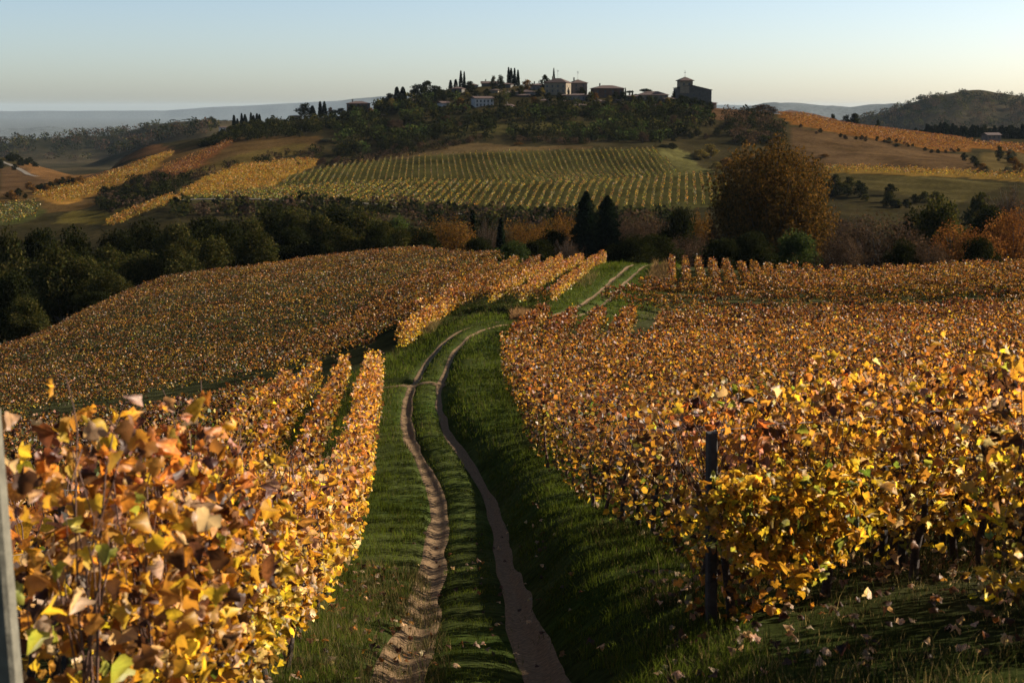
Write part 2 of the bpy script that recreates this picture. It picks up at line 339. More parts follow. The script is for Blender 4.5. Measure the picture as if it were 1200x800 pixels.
def build_terrain():
    w = np.unique(np.concatenate([np.geomspace(2.5, 10, 18), np.geomspace(10, 19, 60), np.geomspace(19, 34, 200), np.geomspace(34, 170, 180), np.geomspace(170, 420, 45),
                                  np.geomspace(420, 1150, 150), np.geomspace(1150, 34000, 120)]))
    u = np.unique(np.round(np.concatenate([np.arange(-.8, -.4, .012), np.arange(-.4, -.15, .004), np.arange(-.15, .15, .0016),
                                  np.arange(.15, .4, .004), np.arange(.4, .81, .012)]), 5))
    U, Wd = np.meshgrid(u, w); X = (U * Wd).ravel(); Y = (Wd - 8).ravel() + 0 * X
    Z = ground(X, Y)
    nr, nc = U.shape
    idx = np.arange(nr * nc).reshape(nr, nc)
    f = np.stack([idx[:-1, :-1], idx[:-1, 1:], idx[1:, 1:], idx[1:, :-1]], -1).reshape(-1, 4)
    C = np.tile(GRASS, (len(X), 1)).astype(float)
    n1 = fbm(X / 3.1, Y / 3.1, 21, 4)[:, None]; n2 = fbm(X / 14., Y / 14., 31, 4)[:, None]
    t = track_off(X, Y)
    soil = np.clip((np.abs(t) - 2.6) / 1.5, 0, 1)[:, None] * .8
    C = C * (1 - soil) + SOIL * soil
    C = C * (1 - .6 * n1) + np.array([.05, .046, .018]) * .6 * n1
    d = np.maximum(Y, 2)
    px, py = proj(X, np.maximum(Y, 2), Z)
    far = d > 205
    C[far] = (np.array([.013, .012, .005]) * (1 - n2) + np.array([.030, .022, .009]) * n2)[far]
    jit = (fbm(X / 9., Y / 9., 77, 3) - .5) * 5
    m0 = (d > 420) & (d < 1150)
    for c, poly in FIELDS:
        m = m0 & inpoly(px + jit, py + jit * .4, poly)
        C[m] = np.array(c) * np.array([.60, .50, .44]) * (.75 + .5 * fbm(X[m] / 12, Y[m] / 12, 9, 3)[:, None])
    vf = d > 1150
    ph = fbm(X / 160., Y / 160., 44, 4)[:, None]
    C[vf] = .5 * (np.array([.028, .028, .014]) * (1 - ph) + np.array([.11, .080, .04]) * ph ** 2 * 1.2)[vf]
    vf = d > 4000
    C[vf] = np.array([.085, .095, .095])  # pale blue-grey puts part of the haze into the far plain's colour
    
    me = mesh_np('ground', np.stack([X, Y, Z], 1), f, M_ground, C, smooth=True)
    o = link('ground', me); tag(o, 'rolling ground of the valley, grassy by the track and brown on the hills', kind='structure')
    return o
build_terrain()

# dirt ruts: two irregular ribbons lying in the wheel hollows + the dirt crossing
def build_track():
    V = []; Fq = []
    def ribbon(line, half, seed, amp=.07, lift=.025, k=11):
        base = len(V); n = len(line)
        tg = np.gradient(line, axis=0); tg /= np.linalg.norm(tg, axis=1)[:, None]; nr = np.stack([tg[:, 1], -tg[:, 0]], 1)
        s = np.concatenate([[0], np.cumsum(np.hypot(*np.diff(line, axis=0).T))])
        wl = half + amp * (fbm(s / 3.4, s * 0, seed, 2) - .5) * 2.2; wr = half + amp * (fbm(s / 3.1, s * 0 + 5, seed, 2) - .5) * 2.2
        gr = 1 + .25 * np.clip((26 - line[:, 1]) / 12, 0, 1); wl = np.maximum(wl, .01) * gr; wr = np.maximum(wr, .01) * gr
        for j in range(k):
            a = j / (k - 1); off = -wl * (1 - a) + wr * a
            p = line + nr * off[:, None]
            z = ground(p[:, 0], p[:, 1]) + .045 * (1 - abs(2 * a - 1) ** 5) - .008
            z = z + (fbm(p[:, 0] / .45, p[:, 1] / .45, seed + 3, 2) - .5) * .01
            V.extend(np.stack([p[:, 0], p[:, 1], z], 1).tolist())
        for j in range(k - 1):
            for i in range(n - 1):
                a = base + j * n + i; Fq.append((a, a + n, a + n + 1, a + 1))
    def dense(l, step=.06):
        s = np.concatenate([[0], np.cumsum(np.hypot(*np.diff(l, axis=0).T))])
        q = [0.]
        while q[-1] < s[-1]:
            q.append(q[-1] + step * max(1, np.interp(q[-1], s, l[:, 1]) / 14))
        return np.stack([np.interp(q, s, l[:, 0]), np.interp(q, s, l[:, 1])], 1)
    L1 = TRK - TRN * RUT; R1 = TRK + TRN * RUT
    ribbon(dense(L1), .22, 5, .08); ribbon(dense(R1), .16, 15, .07)
    a = np.array([(xpx(452, 64.8), 64.8), (xpx(480, 64.2), 64.2), (xpx(508, 64), 64.0), (xpx(528, 63.6), 63.6)])
    ribbon(dense(smooth_line(a, 30)), .55, 33, .2)
    me = mesh_np('dirt_track', np.array(V), np.array(Fq), M_dirt, smooth=True)
    tag(link('dirt_track', me), 'two bare brown wheel ruts of the farm track with their dirt crossing', kind='structure')
build_track()

# ------------------------------------------------------------------ leaves
def mk_template(pts, centre, curl, fold, wav):
    P = np.array([centre] + pts, float); x = P[:, 0]; y = P[:, 1]
    z = -fold * np.abs(x) + curl * (y - .3) ** 2 + wav * np.sin(7 * x + 3 * y) * .12
    V = np.stack([x, y - .35, z], 1); n = len(pts)
    Fc = np.array([(0, 1 + i, 1 + (i + 1) % n) for i in range(n)])
    return V, Fc
_h = [(.05, .0), (.24, -.17), (.43, -.08), (.44, .08), (.56, .22), (.50, .42), (.34, .45), (.25, .66), (0, .86)]
_out = _h + [(-a, b) for a, b in _h[:-1][::-1]]
LEAF0 = [mk_template(_out, (0, .22), c, f, w) for c, f, w in ((.15, .2, .8), (-.6, .5, 1.3), (.8, .75, 1.8), (-1.2, -.5, 1.9), (.4, 1.3, 1.0), (-1.6, .6, .9))]
_t1 = np.array([(0, -.4, .0), (.45, -.25, -.12), (.42, .2, -.18), (0, .6, -.05), (-.42, .2, -.1), (-.45, -.25, -.2)])
LEAF1 = (_t1, np.array([(0, 1, 2, 3), (0, 3, 4, 5)]))
_t2 = np.array([(0, -.5, 0), (.48, 0, -.15), (0, .55, 0), (-.48, 0, -.15)])
LEAF2 = (_t2, np.array([(0, 1, 2, 3)]))
PAL = {'yellow': (.58, .34, .030), 'gold': (.50, .24, .028), 'orange': (.42, .180, .030), 'rust': (.23, .090, .023),
       'brown': (.075, .032, .016), 'tan': (.52, .34, .20), 'green': (.09, .11, .020), 'lime': (.30, .27, .04), 'olive': (.085, .072, .018), 'pink': (.42, .255, .13)}
def palette(mix, n):
    bb = mix.get('_b', 1.0); mix = {a: b for a, b in mix.items() if a != '_b'}
    k = list(mix); p = np.array([mix[a] for a in k], float); p /= p.sum()
    c = np.array([PAL[a] for a in k])[rng.choice(len(k), n, p=p)]
    return bb * c * rng.uniform(.4, 1.25, (n, 1)) * rng.uniform(.9, 1.1, (n, 3))
MIX_R = dict(_b=.78, yellow=1.2, gold=3.6, orange=5, rust=4.6, brown=5.5, tan=.7, green=.4, lime=.5, olive=1, pink=.5)
MIX_N = dict(_b=1.18, yellow=5, gold=6, orange=4.5, rust=2.4, brown=3.0, tan=2.4, green=.12, lime=.35, pink=1.8)
MIX_L = dict(_b=.92, yellow=3.6, gold=5, orange=4.8, rust=3.2, brown=3.6, tan=1.7, green=.22, lime=.4, pink=1.3)
MIX_Y = dict(yellow=5, gold=4, orange=2, rust=1, brown=1.5, tan=.8, green=1.2, lime=1.5)
MIX_LH = dict(_b=.66, yellow=.8, gold=3.2, orange=2.2, rust=2.8, brown=6.5, tan=.4, green=1.8, lime=.9, olive=5.5)
MIX_T = dict(_b=.72, yellow=1.5, gold=4.2, orange=3.2, rust=2.4, brown=4.5, tan=.4, green=.8, olive=2.5)
MIX_V = dict(_b=.8, yellow=.4, gold=.9, lime=2.5, olive=5, green=3.5, brown=1.5)
MIX_G = dict(_b=.66, yellow=2, gold=3.5, orange=1.0, olive=3, lime=2.5)
MIX_G2 = dict(_b=.6, yellow=1.5, gold=4, lime=2, olive=1)
MIX_VG = dict(_b=.88, yellow=.6, gold=1.6, lime=3, olive=5, green=2.5, brown=1)
MIX_O = dict(_b=.6, gold=2.5, orange=3.5, rust=3.5, brown=2, olive=1)
def rotations(n, droop=.0, flat=1.0):
    """random frames; droop pulls the tip (local y) down, flat<1 turns blades more upright"""
    y = rng.normal(size=(n, 3)); y[:, 2] = y[:, 2] * .6 - droop; y /= np.linalg.norm(y, axis=1)[:, None]
    a = rng.normal(size=(n, 3)); a[:, 2] *= flat
    z = a - (a * y).sum(1)[:, None] * y; z /= np.linalg.norm(z, axis=1)[:, None] + 1e-9
    x = np.cross(y, z); return np.stack([x, y, z], 2)
def leaf_arrays(C, size, R, tpl, colors, crumple=False):
    Vt, Ft = tpl; n = len(C); k = len(Vt)
    if crumple: V = np.einsum('nij,nkj->nki', R, Vt[None] * np.stack([rng.uniform(.32, 1.05, n), rng.uniform(.8, 1.15, n), rng.uniform(.2, 2.0, n)], 1)[:, None, :] + rng.normal(0, 1, (n, k, 3)) * np.array([.035, .035, .075]))
    else: V = np.einsum('nij,kj->nki', R, Vt)
    V = V * np.asarray(size)[:, None, None] + C[:, None, :]
    Fc = Ft[None] + (np.arange(n) * k)[:, None, None]
    return V.reshape(-1, 3), Fc.reshape(-1, Ft.shape[1]), np.repeat(colors, k, 0)
def join(parts):
    V = []; Fq = {}; C = []; o = 0
    for v, f, c in parts:
        V.append(v); C.append(c); Fq.setdefault(f.shape[1], []).append(f + o); o += len(v)
    return np.concatenate(V), [np.concatenate(a) for a in Fq.values()], np.concatenate(C)
# tubes
def tubes(lines, radii, sides=5):
    """lines: list of (n,3); radii list of (n,) -> V,F"""
    V = []; Fq = []; o = 0
    ang = np.linspace(0, 2 * math.pi, sides, endpoint=False)
    for l, r in zip(lines, radii):
        l = np.asarray(l, float); n = len(l); r = np.broadcast_to(r, (n,))
        t = np.gradient(l, axis=0); t /= np.linalg.norm(t, axis=1)[:, None] + 1e-9
        ref = np.where(np.abs(t[:, 2:3]) > .9, np.array([[1., 0, 0]]), np.array([[0, 0, 1.]]))
        a = np.cross(t, ref); a /= np.linalg.norm(a, axis=1)[:, None] + 1e-9; b = np.cross(t, a)
        ring = l[:, None] + r[:, None, None] * (np.cos(ang)[None, :, None] * a[:, None] + np.sin(ang)[None, :, None] * b[:, None])
        V.append(ring.reshape(-1, 3))
        i = np.arange(n - 1)[:, None] * sides; j = np.arange(sides)[None]; j2 = (j + 1) % sides
        Fq.append(np.stack([i + j, i + j2, i + sides + j2, i + sides + j], -1).reshape(-1, 4) + o)
        o += n * sides
    return np.concatenate(V), np.concatenate([f for f in Fq if len(f)])
def tube_mesh(name, lines, radii, mat, sides=5):
    V, Fq = tubes(lines, radii, sides); return mesh_np(name, V, Fq, mat, smooth=True)
def box_mesh(name, sx, sy, sz, mat, taper=1.0, bev=.01):
    """upright box standing on z=0 with chamfered vertical edges"""
    hx, hy = sx / 2, sy / 2; b = min(bev, hx * .4, hy * .4)
    ring = [(hx - b, -hy), (hx, -hy + b), (hx, hy - b), (hx - b, hy), (-hx + b, hy), (-hx, hy - b), (-hx, -hy + b), (-hx + b, -hy)]
    V = [(x, y, 0) for x, y in ring] + [(x * taper, y * taper, sz) for x, y in ring]
    me = bpy.data.meshes.new(name)
    me.from_pydata(V, [], [(i, (i + 1) % 8, 8 + (i + 1) % 8, 8 + i) for i in range(8)] + [tuple(range(8))[::-1], tuple(range(8, 16))])
    me.materials.append(mat); return me

# ------------------------------------------------------------------ vine rows
ORD = ['first', 'second', 'third', 'fourth', 'fifth', 'sixth', 'seventh', 'eighth', 'ninth', 'tenth', 'eleventh', 'twelfth', 'thirteenth', 'fourteenth', 'fifteenth', 'sixteenth', 'seventeenth', 'eighteenth', 'nineteenth']
TENS = {2: 'twent', 3: 'thirt', 4: 'fort', 5: 'fift', 6: 'sixt', 7: 'sevent', 8: 'eight', 9: 'ninet'}
def ordn(n):
    if n <= 19: return ORD[n - 1]
    if n >= 100: return 'hundredth' if n == 100 else 'hundred and ' + ordn(n - 100)
    t, u = divmod(n, 10)
    return TENS[t] + 'ieth' if u == 0 else TENS[t] + 'y-' + ORD[u - 1]
SZ_POST = {}
def row_points(p0, p1, step=.5):
    L = math.hypot(p1[0] - p0[0], p1[1] - p0[1]); n = max(2, int(L / step) + 1)
    t = np.linspace(0, 1, n)
    return np.stack([p0[0] + (p1[0] - p0[0]) * t, p0[1] + (p1[1] - p0[1]) * t], 1), L
def foliage(p0, p1, dens, size, mix, lod, H=(.5, 1.72), width=.26, seed=0, droop_end=0, prof=None, top_bias=0.0, gaps=.5):
    """leaf cloud of a trellised row between two plan points; returns centres (n,3) plus params"""
    p0 = np.array(p0, float); p1 = np.array(p1, float); L = np.hypot(*(p1 - p0)); n = int(L * dens)
    s = rng.uniform(0, 1, n) * L
    nz = vnoise(s / .9, s * 0 + seed * 7.7, 2); nz2 = vnoise(s / .23, s * 0 + seed * 3.3, 4); nz3 = vnoise(s / 3.1, s * 0 + seed * 1.3, 6)
    if lod == 0:     # leaves hang along separate upright shoots
        s = np.round(s / .105) * .105 + rng.normal(0, .02, n) + .03 * np.sin(s * 40); gaps = .92
    keep = rng.uniform(0, 1, n) < np.clip(1 - gaps + gaps * 1.7 * (nz * .6 + nz2 * .4) + .15, 0, 1)
    s = s[keep]; nz = nz[keep]; nz2 = nz2[keep]; nz3 = nz3[keep]; n = len(s)
    top = H[1] + (nz - .5) * .35 + (nz2 - .5) * .32 + (nz3 - .5) * .25; bot = H[0] + (nz2 - .5) * .5 + (nz - .5) * .3
    if prof: top = top * np.interp(s, *prof)
    if droop_end: bot = bot - droop_end * np.exp(-s / .7)
    q = rng.beta(1.25, 1.0 - .45 * top_bias, n) if top_bias else rng.uniform(0, 1, n)
    h = bot + (top - bot) * q
    wd = width * (1.0 + .5 * (nz3 - .5)) * (1.12 - .55 * np.abs(q - .55))
    lat = rng.normal(0, 1, n); lat = np.sign(lat) * np.minimum(np.abs(lat) ** .6 * .95, 1.7) * wd + (nz2 - .5) * .12
    # stray shoots
    st = rng.uniform(0, 1, n) < .03
    h[st] = top[st] + rng.uniform(0, .13, st.sum())
    d = (p1 - p0) / L; nn = np.array([d[1], -d[0]])
    xy = p0 + s[:, None] * d + lat[:, None] * nn
    z = ground(xy[:, 0], xy[:, 1])
    zc = ground(p0[0] + s * d[0], p0[1] + s * d[1])
    C = np.stack([xy[:, 0], xy[:, 1], zc + h], 1)
    C[:, 2] = np.maximum(C[:, 2], z + .06)
    # shared tint per neighbourhood
    col = palette(mix, n)
    warm = vnoise(s / 1.4, s * 0 + seed * 5.1, 9)[:, None]
    col = col * (1 + (warm - .5) * np.array([.35, .75, .6]))
    # lower leaves yellower, upper ones browner and drier
    qq = q[:, None]; col = col * (1 + (.5 - qq) * np.array([.12, .5, .0]))
    sz = size * rng.uniform(.6, 1.3, n)
    return C, sz, np.clip(col, .004, .85), L
def row_mesh(name, C, sz, col, lod, mat, origin):
    C = C - origin; n = len(C); parts = []
    if lod == 0:
        which = rng.integers(0, len(LEAF0), n)
        for k, t in enumerate(LEAF0):
            m = which == k
            if not m.any(): continue
            v, f, c = leaf_arrays(C[m], sz[m], rotations(m.sum(), 1.3, .45), t, col[m], True)
            kk = len(t[0]); c = c.reshape(-1, kk, 3).copy(); c *= rng.uniform(.55, 1.15, (len(c), kk, 1)); c[:, 0] *= (1.25, 1.3, 1.1)
            parts.append((v, f, np.clip(c, 0, .9).reshape(-1, 3)))
    elif lod == 1: parts.append(leaf_arrays(C, sz, rotations(n, .4, .8), LEAF1, col))
    else: parts.append(leaf_arrays(C, sz, rotations(n, .3, 1), LEAF2, col))
    V, Fq, Cc = join(parts); return mesh_np(name, V, Fq, mat, Cc)
LEAFOBJ = []
def leaf_variants():
    for cn in ('yellow', 'gold', 'gold', 'orange', 'orange', 'rust', 'rust', 'brown', 'brown', 'tan', 'pink', 'gold', 'orange', 'yellow', 'lime'):
        for k in (0, 1, 2, 4, 3):
            t = LEAF0[k]; c = np.array(PAL[cn]) * random.uniform(.75, 1.15)
            cc = np.tile(c, (len(t[0]), 1)); cc[1:] *= rng.uniform(.7, 1.1, (len(cc) - 1, 1))
            if cn in ('yellow', 'lime', 'gold'): cc[0] *= (.8, .95, 1.1)
            LEAFOBJ.append(mesh_np('leaf', t[0], t[1], M_leaf, cc, smooth=False))
leaf_variants()
def near_row(label, group, p0, p1, segs, mix, seed, H=(.5, 1.72), droop_end=0, nleaf=0, posts=True, vine_step=.95, canes=6, width=.26, cat='vine row', dplant=45, prof=None):
    """segs: list of (dmax, dens, size, lod)"""
    p0 = np.array(p0, float); p1 = np.array(p1, float); L = np.hypot(*(p1 - p0)); d = (p1 - p0) / L; nn = np.array([d[1], -d[0]])
    org = np.array([p0[0], p0[1], gz(*p0)])
    root = thing('vine_row', org, label, cat, group)
    # split the row by camera distance
    m = max(2, int(L / 1.0)); ts = np.linspace(0, L, m + 1); cells = {}
    for i in range(m):
        c = p0 + d * (ts[i] + ts[i + 1]) / 2; D = np.hypot(*c)
        k = next((j for j, sg in enumerate(segs) if D < sg[0]), len(segs) - 1); cells.setdefault(k, []).append(i)
    first = True; nearL = []
    for k, cl in cells.items():
        _, dens, size, lod = segs[k]; runs = []; st = cl[0]; pr = cl[0]
        for i in cl[1:] + [None]:
            if i is None or i != pr + 1: runs.append((st, pr)); st = i
            pr = i
        Cs = []; Ss = []; Qs = []
        for a, b in runs:
            C, sz, col, _ = foliage(p0 + d * ts[a], p0 + d * ts[b + 1], dens, size, mix, lod, H, width, seed + a * .013, droop_end if a == 0 else 0, prof=((prof[0] - ts[a]), prof[1]) if prof else None)
            Cs.append(C); Ss.append(sz); Qs.append(col)
        C = np.concatenate(Cs); sz = np.concatenate(Ss); col = np.concatenate(Qs)
        if nleaf and lod == 0:
            D = np.linalg.norm(C, axis=1) / sz; take = np.argsort(D)[:nleaf]
            take = rng.permutation(np.argsort(D)[:int(nleaf * 1.6)])[:nleaf]
            R = rotations(len(take), 1.3, .45)
            for i, q in enumerate(take):
                o = link('leaf', random.choice(LEAFOBJ), root)
                o.matrix_local = Matrix.Translation(Vector(C[q] - org)) @ Matrix(R[i].tolist()).to_4x4() @ Matrix.Scale(float(sz[q]), 4)
            keep = np.ones(len(C), bool); keep[take] = False; C = C[keep]; sz = sz[keep]; col = col[keep]; nleaf = 0
        me = row_mesh('foliage', C, sz, col, lod, M_leaf, org)
        o = link('foliage', me, root); o['kind'] = 'stuff'
    # plants: trunk each, canes joined
    lines = []; rad = []; nT = int(L / vine_step)
    for i in range(nT):
        s = (i + .3 + random.uniform(-.08, .08)) * vine_step; c = p0 + d * s; D = np.hypot(*c)
        if D > dplant: continue
        g = gz(*c); n = 6; hh = np.linspace(-.05, .78, n)
        w = np.cumsum(rng.normal(0, .028, (n, 2)), 0)
        l = np.stack([c[0] + w[:, 0], c[1] + w[:, 1], g + hh], 1) - org
        if D < 24 and i < 40:
            o = link('trunk', tube_mesh('trunk', [l], [np.linspace(.045, .026, n) * random.uniform(.8, 1.25)], M_bark, 6), root)
        else:
            lines.append(l); rad.append(np.linspace(.04, .025, n))
        if D < 34:
            for _ in range(canes):
                k = 7; b = l[-1].copy(); tt = np.linspace(0, 1, k)
                ex = random.uniform(-.75, .75); la = random.uniform(-.28, .28); up = random.uniform(.5, 1.15)
                fl = 1 if random.random() < .75 else -.9
                pts = b + np.stack([d[0] * ex * tt ** .7 + nn[0] * la * tt, d[1] * ex * tt ** .7 + nn[1] * la * tt, up * np.sin(tt * (1.5 if fl > 0 else 2.9)) * 1.0], 1)
                pts += rng.normal(0, .018, pts.shape)
                lines.append(pts); rad.append(np.linspace(.006, .0025, k) * (.75 if D < 8 else 1 if D < 14 else 1.5))
    if lines:
        o = link('cane', tube_mesh('cane', lines, rad, M_cane, 4), root); o['kind'] = 'stuff'
    if posts:
        n = max(1, int(L / 5.5)); wl = [[], []]
        for i in range(n + 1):
            s = min(L - .1, (.02 if posts == 2 else 2.4) + i * 5.5); c = p0 + d * s
            if np.hypot(*c) > (60 if posts == 2 else 30): continue
            key = i % 2
            if key not in SZ_POST: SZ_POST[key] = box_mesh('post', .085, .085, 1.75, M_post, .95, .015)
            o = link('post', SZ_POST[key], root, (c[0] - org[0], c[1] - org[1], gz(*c) - org[2] - .15)); o.rotation_euler = (random.uniform(-.04, .04), random.uniform(-.04, .04), random.uniform(0, 1))
        if min(np.hypot(*p0), np.hypot(*p1)) < 26:
            for h in (.75, 1.15, 1.6):
                q, _ = row_points(p0, p0 + d * min(L, 30), 2.75)
                l = np.stack([q[:, 0], q[:, 1], ground(q[:, 0], q[:, 1]) + h], 1) - org
                link('wire', tube_mesh('wire', [l], [np.full(len(l), .002)], M_wire, 3), root)
    return root
def far_row(label, group, p0, p1, dens, size, mix, seed, H=(.4, 1.6), width=.28, mat=None, top_bias=.6, name='vine_row', gaps=.35, trunk=False):
    C, sz, col, L = foliage(p0, p1, dens, size, mix, 2, H, width, seed, top_bias=top_bias, gaps=gaps)
    org = np.array([p0[0], p0[1], gz(*p0)])
    o = link(name, row_mesh('vine_row', C, sz, col, 2, mat or M_leaf_far, org), None, org)
    return tag(o, label, 'vine row', group)
def clip_line(p, d, test, s0, s1, step=1.0, minlen=3):
    s = np.arange(s0, s1, step); q = p + s[:, None] * d
    ok = test(q[:, 0], q[:, 1]); runs = []; st = None
    for i, v in enumerate(ok):
        if v and st is None: st = i
        if (not v or i == len(ok) - 1) and st is not None:
            if s[i - 1] - s[st] > minlen: runs.append((q[st], q[i - 1]))
            st = None
    return runs

# --- right block: rows run across the view, their ends step along the track
bD = [10, 11, 16, 22, 30, 40, 50, 60, 66, 70]; bX = [1.45, 1.6, 1.95, 1.5, 1.15, .45, .05, -.4, -.55, -.4]
SEG_R = [(15.5, 660, .074, 0), (27, 290, .099, 1), (42, 250, .108, 2), (999, 190, .12, 2)]
near_row('unseen vine row added outside the frame at right, shading the ground below the nearest row', 'vine rows across the right slope', (3.6, 5.9), (8.5, 10.3), [(15.5, 500, .08, 1)], MIX_L, 1, H=(.2, 1.75), posts=False, canes=4, width=.3)  # unseen extra row, added so its shadow darkens the ground at lower right
near_row('vine row just right of the frame edge, its end leaves hanging in from the right', 'vine rows across the right slope', (3.02, 8.2), (7.6, 12.8), SEG_R, MIX_L, 2, H=(.25, 1.75), nleaf=60, posts=False, canes=6, width=.3)
k = 0; D = 11.0
while D < 68:
    x0 = float(np.interp(D, bD, bX)); x1 = .52 * D + 2.5; L = x1 - x0
    slope = max(.10, .56 - .11 * k)
    lab = f'orange and brown vine row across the right slope, {ordn(k + 1)} back from the photographer'
    if k == 0: lab = 'nearest vine row on the right, yellow leaves hanging low over its dark trunks'
    rt = near_row(lab, 'vine rows across the right slope', (x0, D), (x1, D + slope * L), SEG_R, MIX_R if k > 3 else (MIX_N if k < 2 else MIX_L), 3 + k,
             H=(.36 if k < 1 else .5 if k < 2 else .34, 1.74), droop_end=.42 if k == 0 else .3, nleaf=300 if k == 0 else (150 if k == 1 else 0), posts=2 if k == 0 else 1, canes=7 if k < 3 else 4, width=.34)
    if k == 0:      # the long drooping shoots at the end of the nearest row
        n = 1100; a = rng.uniform(0, 1, n); g = rng.integers(0, 9, n); gx = x0 - .05 + g * .14; low = .12 + .5 * np.abs(g - 4.5) / 4.5
        h = low + (1.15 - low) * a ** .8; C = np.stack([gx + rng.normal(0, .075, n), D - .70 + rng.normal(0, .14, n) + .07 * g, gz(x0 + .6, D - .7) + h], 1)
        o = link('hanging_shoots', row_mesh('hanging_shoots', C, .078 * rng.uniform(.6, 1.25, n), palette(dict(yellow=6, gold=3, lime=1.5, green=.8, orange=1), n), 0, M_leaf, np.array(rt.location)), rt); o['kind'] = 'stuff'
    k += 1; D += 1.68
# --- sub-block behind it: rows run away from the viewer
for i in range(4):
    x = .05 + i * 1.75
    far_row(f'rusty vine row running away down the right slope, {ordn(i + 1)} from the track', 'vine rows running away behind the right block', (x, 71.5 + (1.2 if i == 0 else 0)), (x + .135 * 14.5, 86), 170, .14, MIX_R, 60 + i, H=(.3, 1.55), gaps=.3, width=.24)
for i in range(9):
    D = 70.5 + i * 2.0
    far_row(f'orange vine row across the back of the right block, {ordn(9 - i)} from its far edge', 'vine rows across the back of the right block', (6.9 + .135 * (D - 70), D), (.52 * D + 2, D + 3), 130, .145, MIX_R, 75 + i, H=(.3, 1.55), gaps=.3)
# --- terrace beyond: rows across, then short rows running away
for i, D in enumerate((102.3, 106.6, 110.2, 112.8, 115.4)):
    x0 = xpx([702, 706, 732, 745, 752][i], D); x1 = .50 * D
    far_row(f'orange vine row across the second terrace, {ordn(i + 1)} from its front edge', 'vine rows across the second terrace', (x0, D), (x1, D + 3), 130, .15, MIX_T, 90 + i, H=(.85, 1.4), gaps=.15, width=.2)
for i in range(32):
    x = xpx(783, 118) + i * 1.28 + (.2 if i > 4 else 0)
    far_row(f'golden vine row running to the brow of the second terrace, {ordn(i + 1)} from the track', 'vine rows running to the brow of the second terrace', (x, 118), (x + .11 * 19, 137), 120 if i < 7 else 75, .16, MIX_T, 120 + i, H=(.1, 1.3), width=.2 if i < 6 else .26)
# --- left block, rows along the view
M_L = -.082
for i in range(19):
    a = -1.06 - 1.5 * i if i else -1.06
    D0 = 4.6 if i == 0 else 7 + 1.0 * i; D1 = 66 if i == 0 else (68 + min(i, 8) * 1.2)
    p0 = (a + M_L * D0, D0); p1 = (a + M_L * D1, D1)
    if i == 0:
        near_row('nearest vine row on the left, big backlit golden leaves beside the grassy verge', 'vine rows running away on the left', p0, p1,
                 [(13, 740, .071, 0), (38, 420, .092, 1), (999, 260, .115, 2)], MIX_N, 41, H=(.42, 1.80), posts=False, prof=(np.array([0, .9, 2.5, 6, 12, 22]), np.array([1.04, 1.0, .86, .84, .88, 1])), nleaf=300, canes=9, width=.26)
    elif i < 5:
        near_row(f'orange vine row left of the track, {ordn(i + 1)} to the left from it', 'vine rows running away on the left', p0, p1,
                 [(18, 90, .13, 1), (45, 90, .14, 1), (999, 90, .16, 2)], MIX_L if i < 4 else MIX_LH, 41 + i, H=(.4, 1.62), canes=2, width=.22)
    else:
        far_row(f'dull golden vine row on the left slope, {ordn(i + 1)} from the track', 'vine rows running away on the left', p0, p1, 75, .15, MIX_LH, 41 + i)
# --- left hill: rows run across the slope
LHP = [(-200, 94), (0, 92), (200, 90), (330, 87), (400, 85), (455, 88), (492, 104), (498, 112), (520, 122), (560, 142), (600, 160), (500, 208), (400, 214), (300, 214), (200, 207), (100, 192), (0, 172), (-200, 160)]
def in_lh(x, y): return inpoly(600 + F * x / (y * 1.03), y, LHP)
dirv = np.array([1, -.35]); dirv /= np.linalg.norm(dirv); nrm = np.array([.35, 1.]); nrm /= np.linalg.norm(nrm)
c = 55.0; k = 0
while c < 205:
    for (a, b) in clip_line(nrm * c, dirv, in_lh, -160, 60, 1.5):
        k += 1
        far_row(f'olive and gold vine row across the left hill, {ordn(k)} up from its lower edge', 'vine rows across the left hill', a, b, 60, .15, MIX_LH if (k % 9) not in (3, 4) else MIX_T, 200 + k, H=(.75, 1.4), width=.15, gaps=.2, top_bias=.3)
    c += 2.8
# rows by the bend of the track and the block behind it
a = (xpx(472, 86), 86); b = (xpx(537, 107), 107)
near_row('bright orange vine row ending beside the bend of the track', 'vine rows by the bend', a, b, [(999, 300, .14, 2)], MIX_L, 301, H=(.3, 1.6), canes=0)
for i in range(9):
    x0 = xpx(646, 104) - 2.3 * i; m = .155
    far_row(f'orange vine row running to the brow by the upper track, {ordn(i + 1)} from it', 'vine rows running to the brow by the upper track', (x0, 105), (x0 + m * 44, 149 + i), 140, .145, MIX_L if i < 3 else MIX_T, 310 + i, H=(.2, 1.2), width=.14)
far_row('short dark vine row across the front of the block behind the bend', 'vine rows by the bend', (xpx(508, 103.5), 103.5), (xpx(648, 103), 103), 150, .14, MIX_R, 330, H=(.75, 1.4))
far_row('lone tawny vine clump at the end of the row behind the bend', 'vine rows by the bend', (xpx(493, 104), 104), (xpx(500, 107), 107), 110, .18, MIX_L, 331, H=(.3, 1.5))

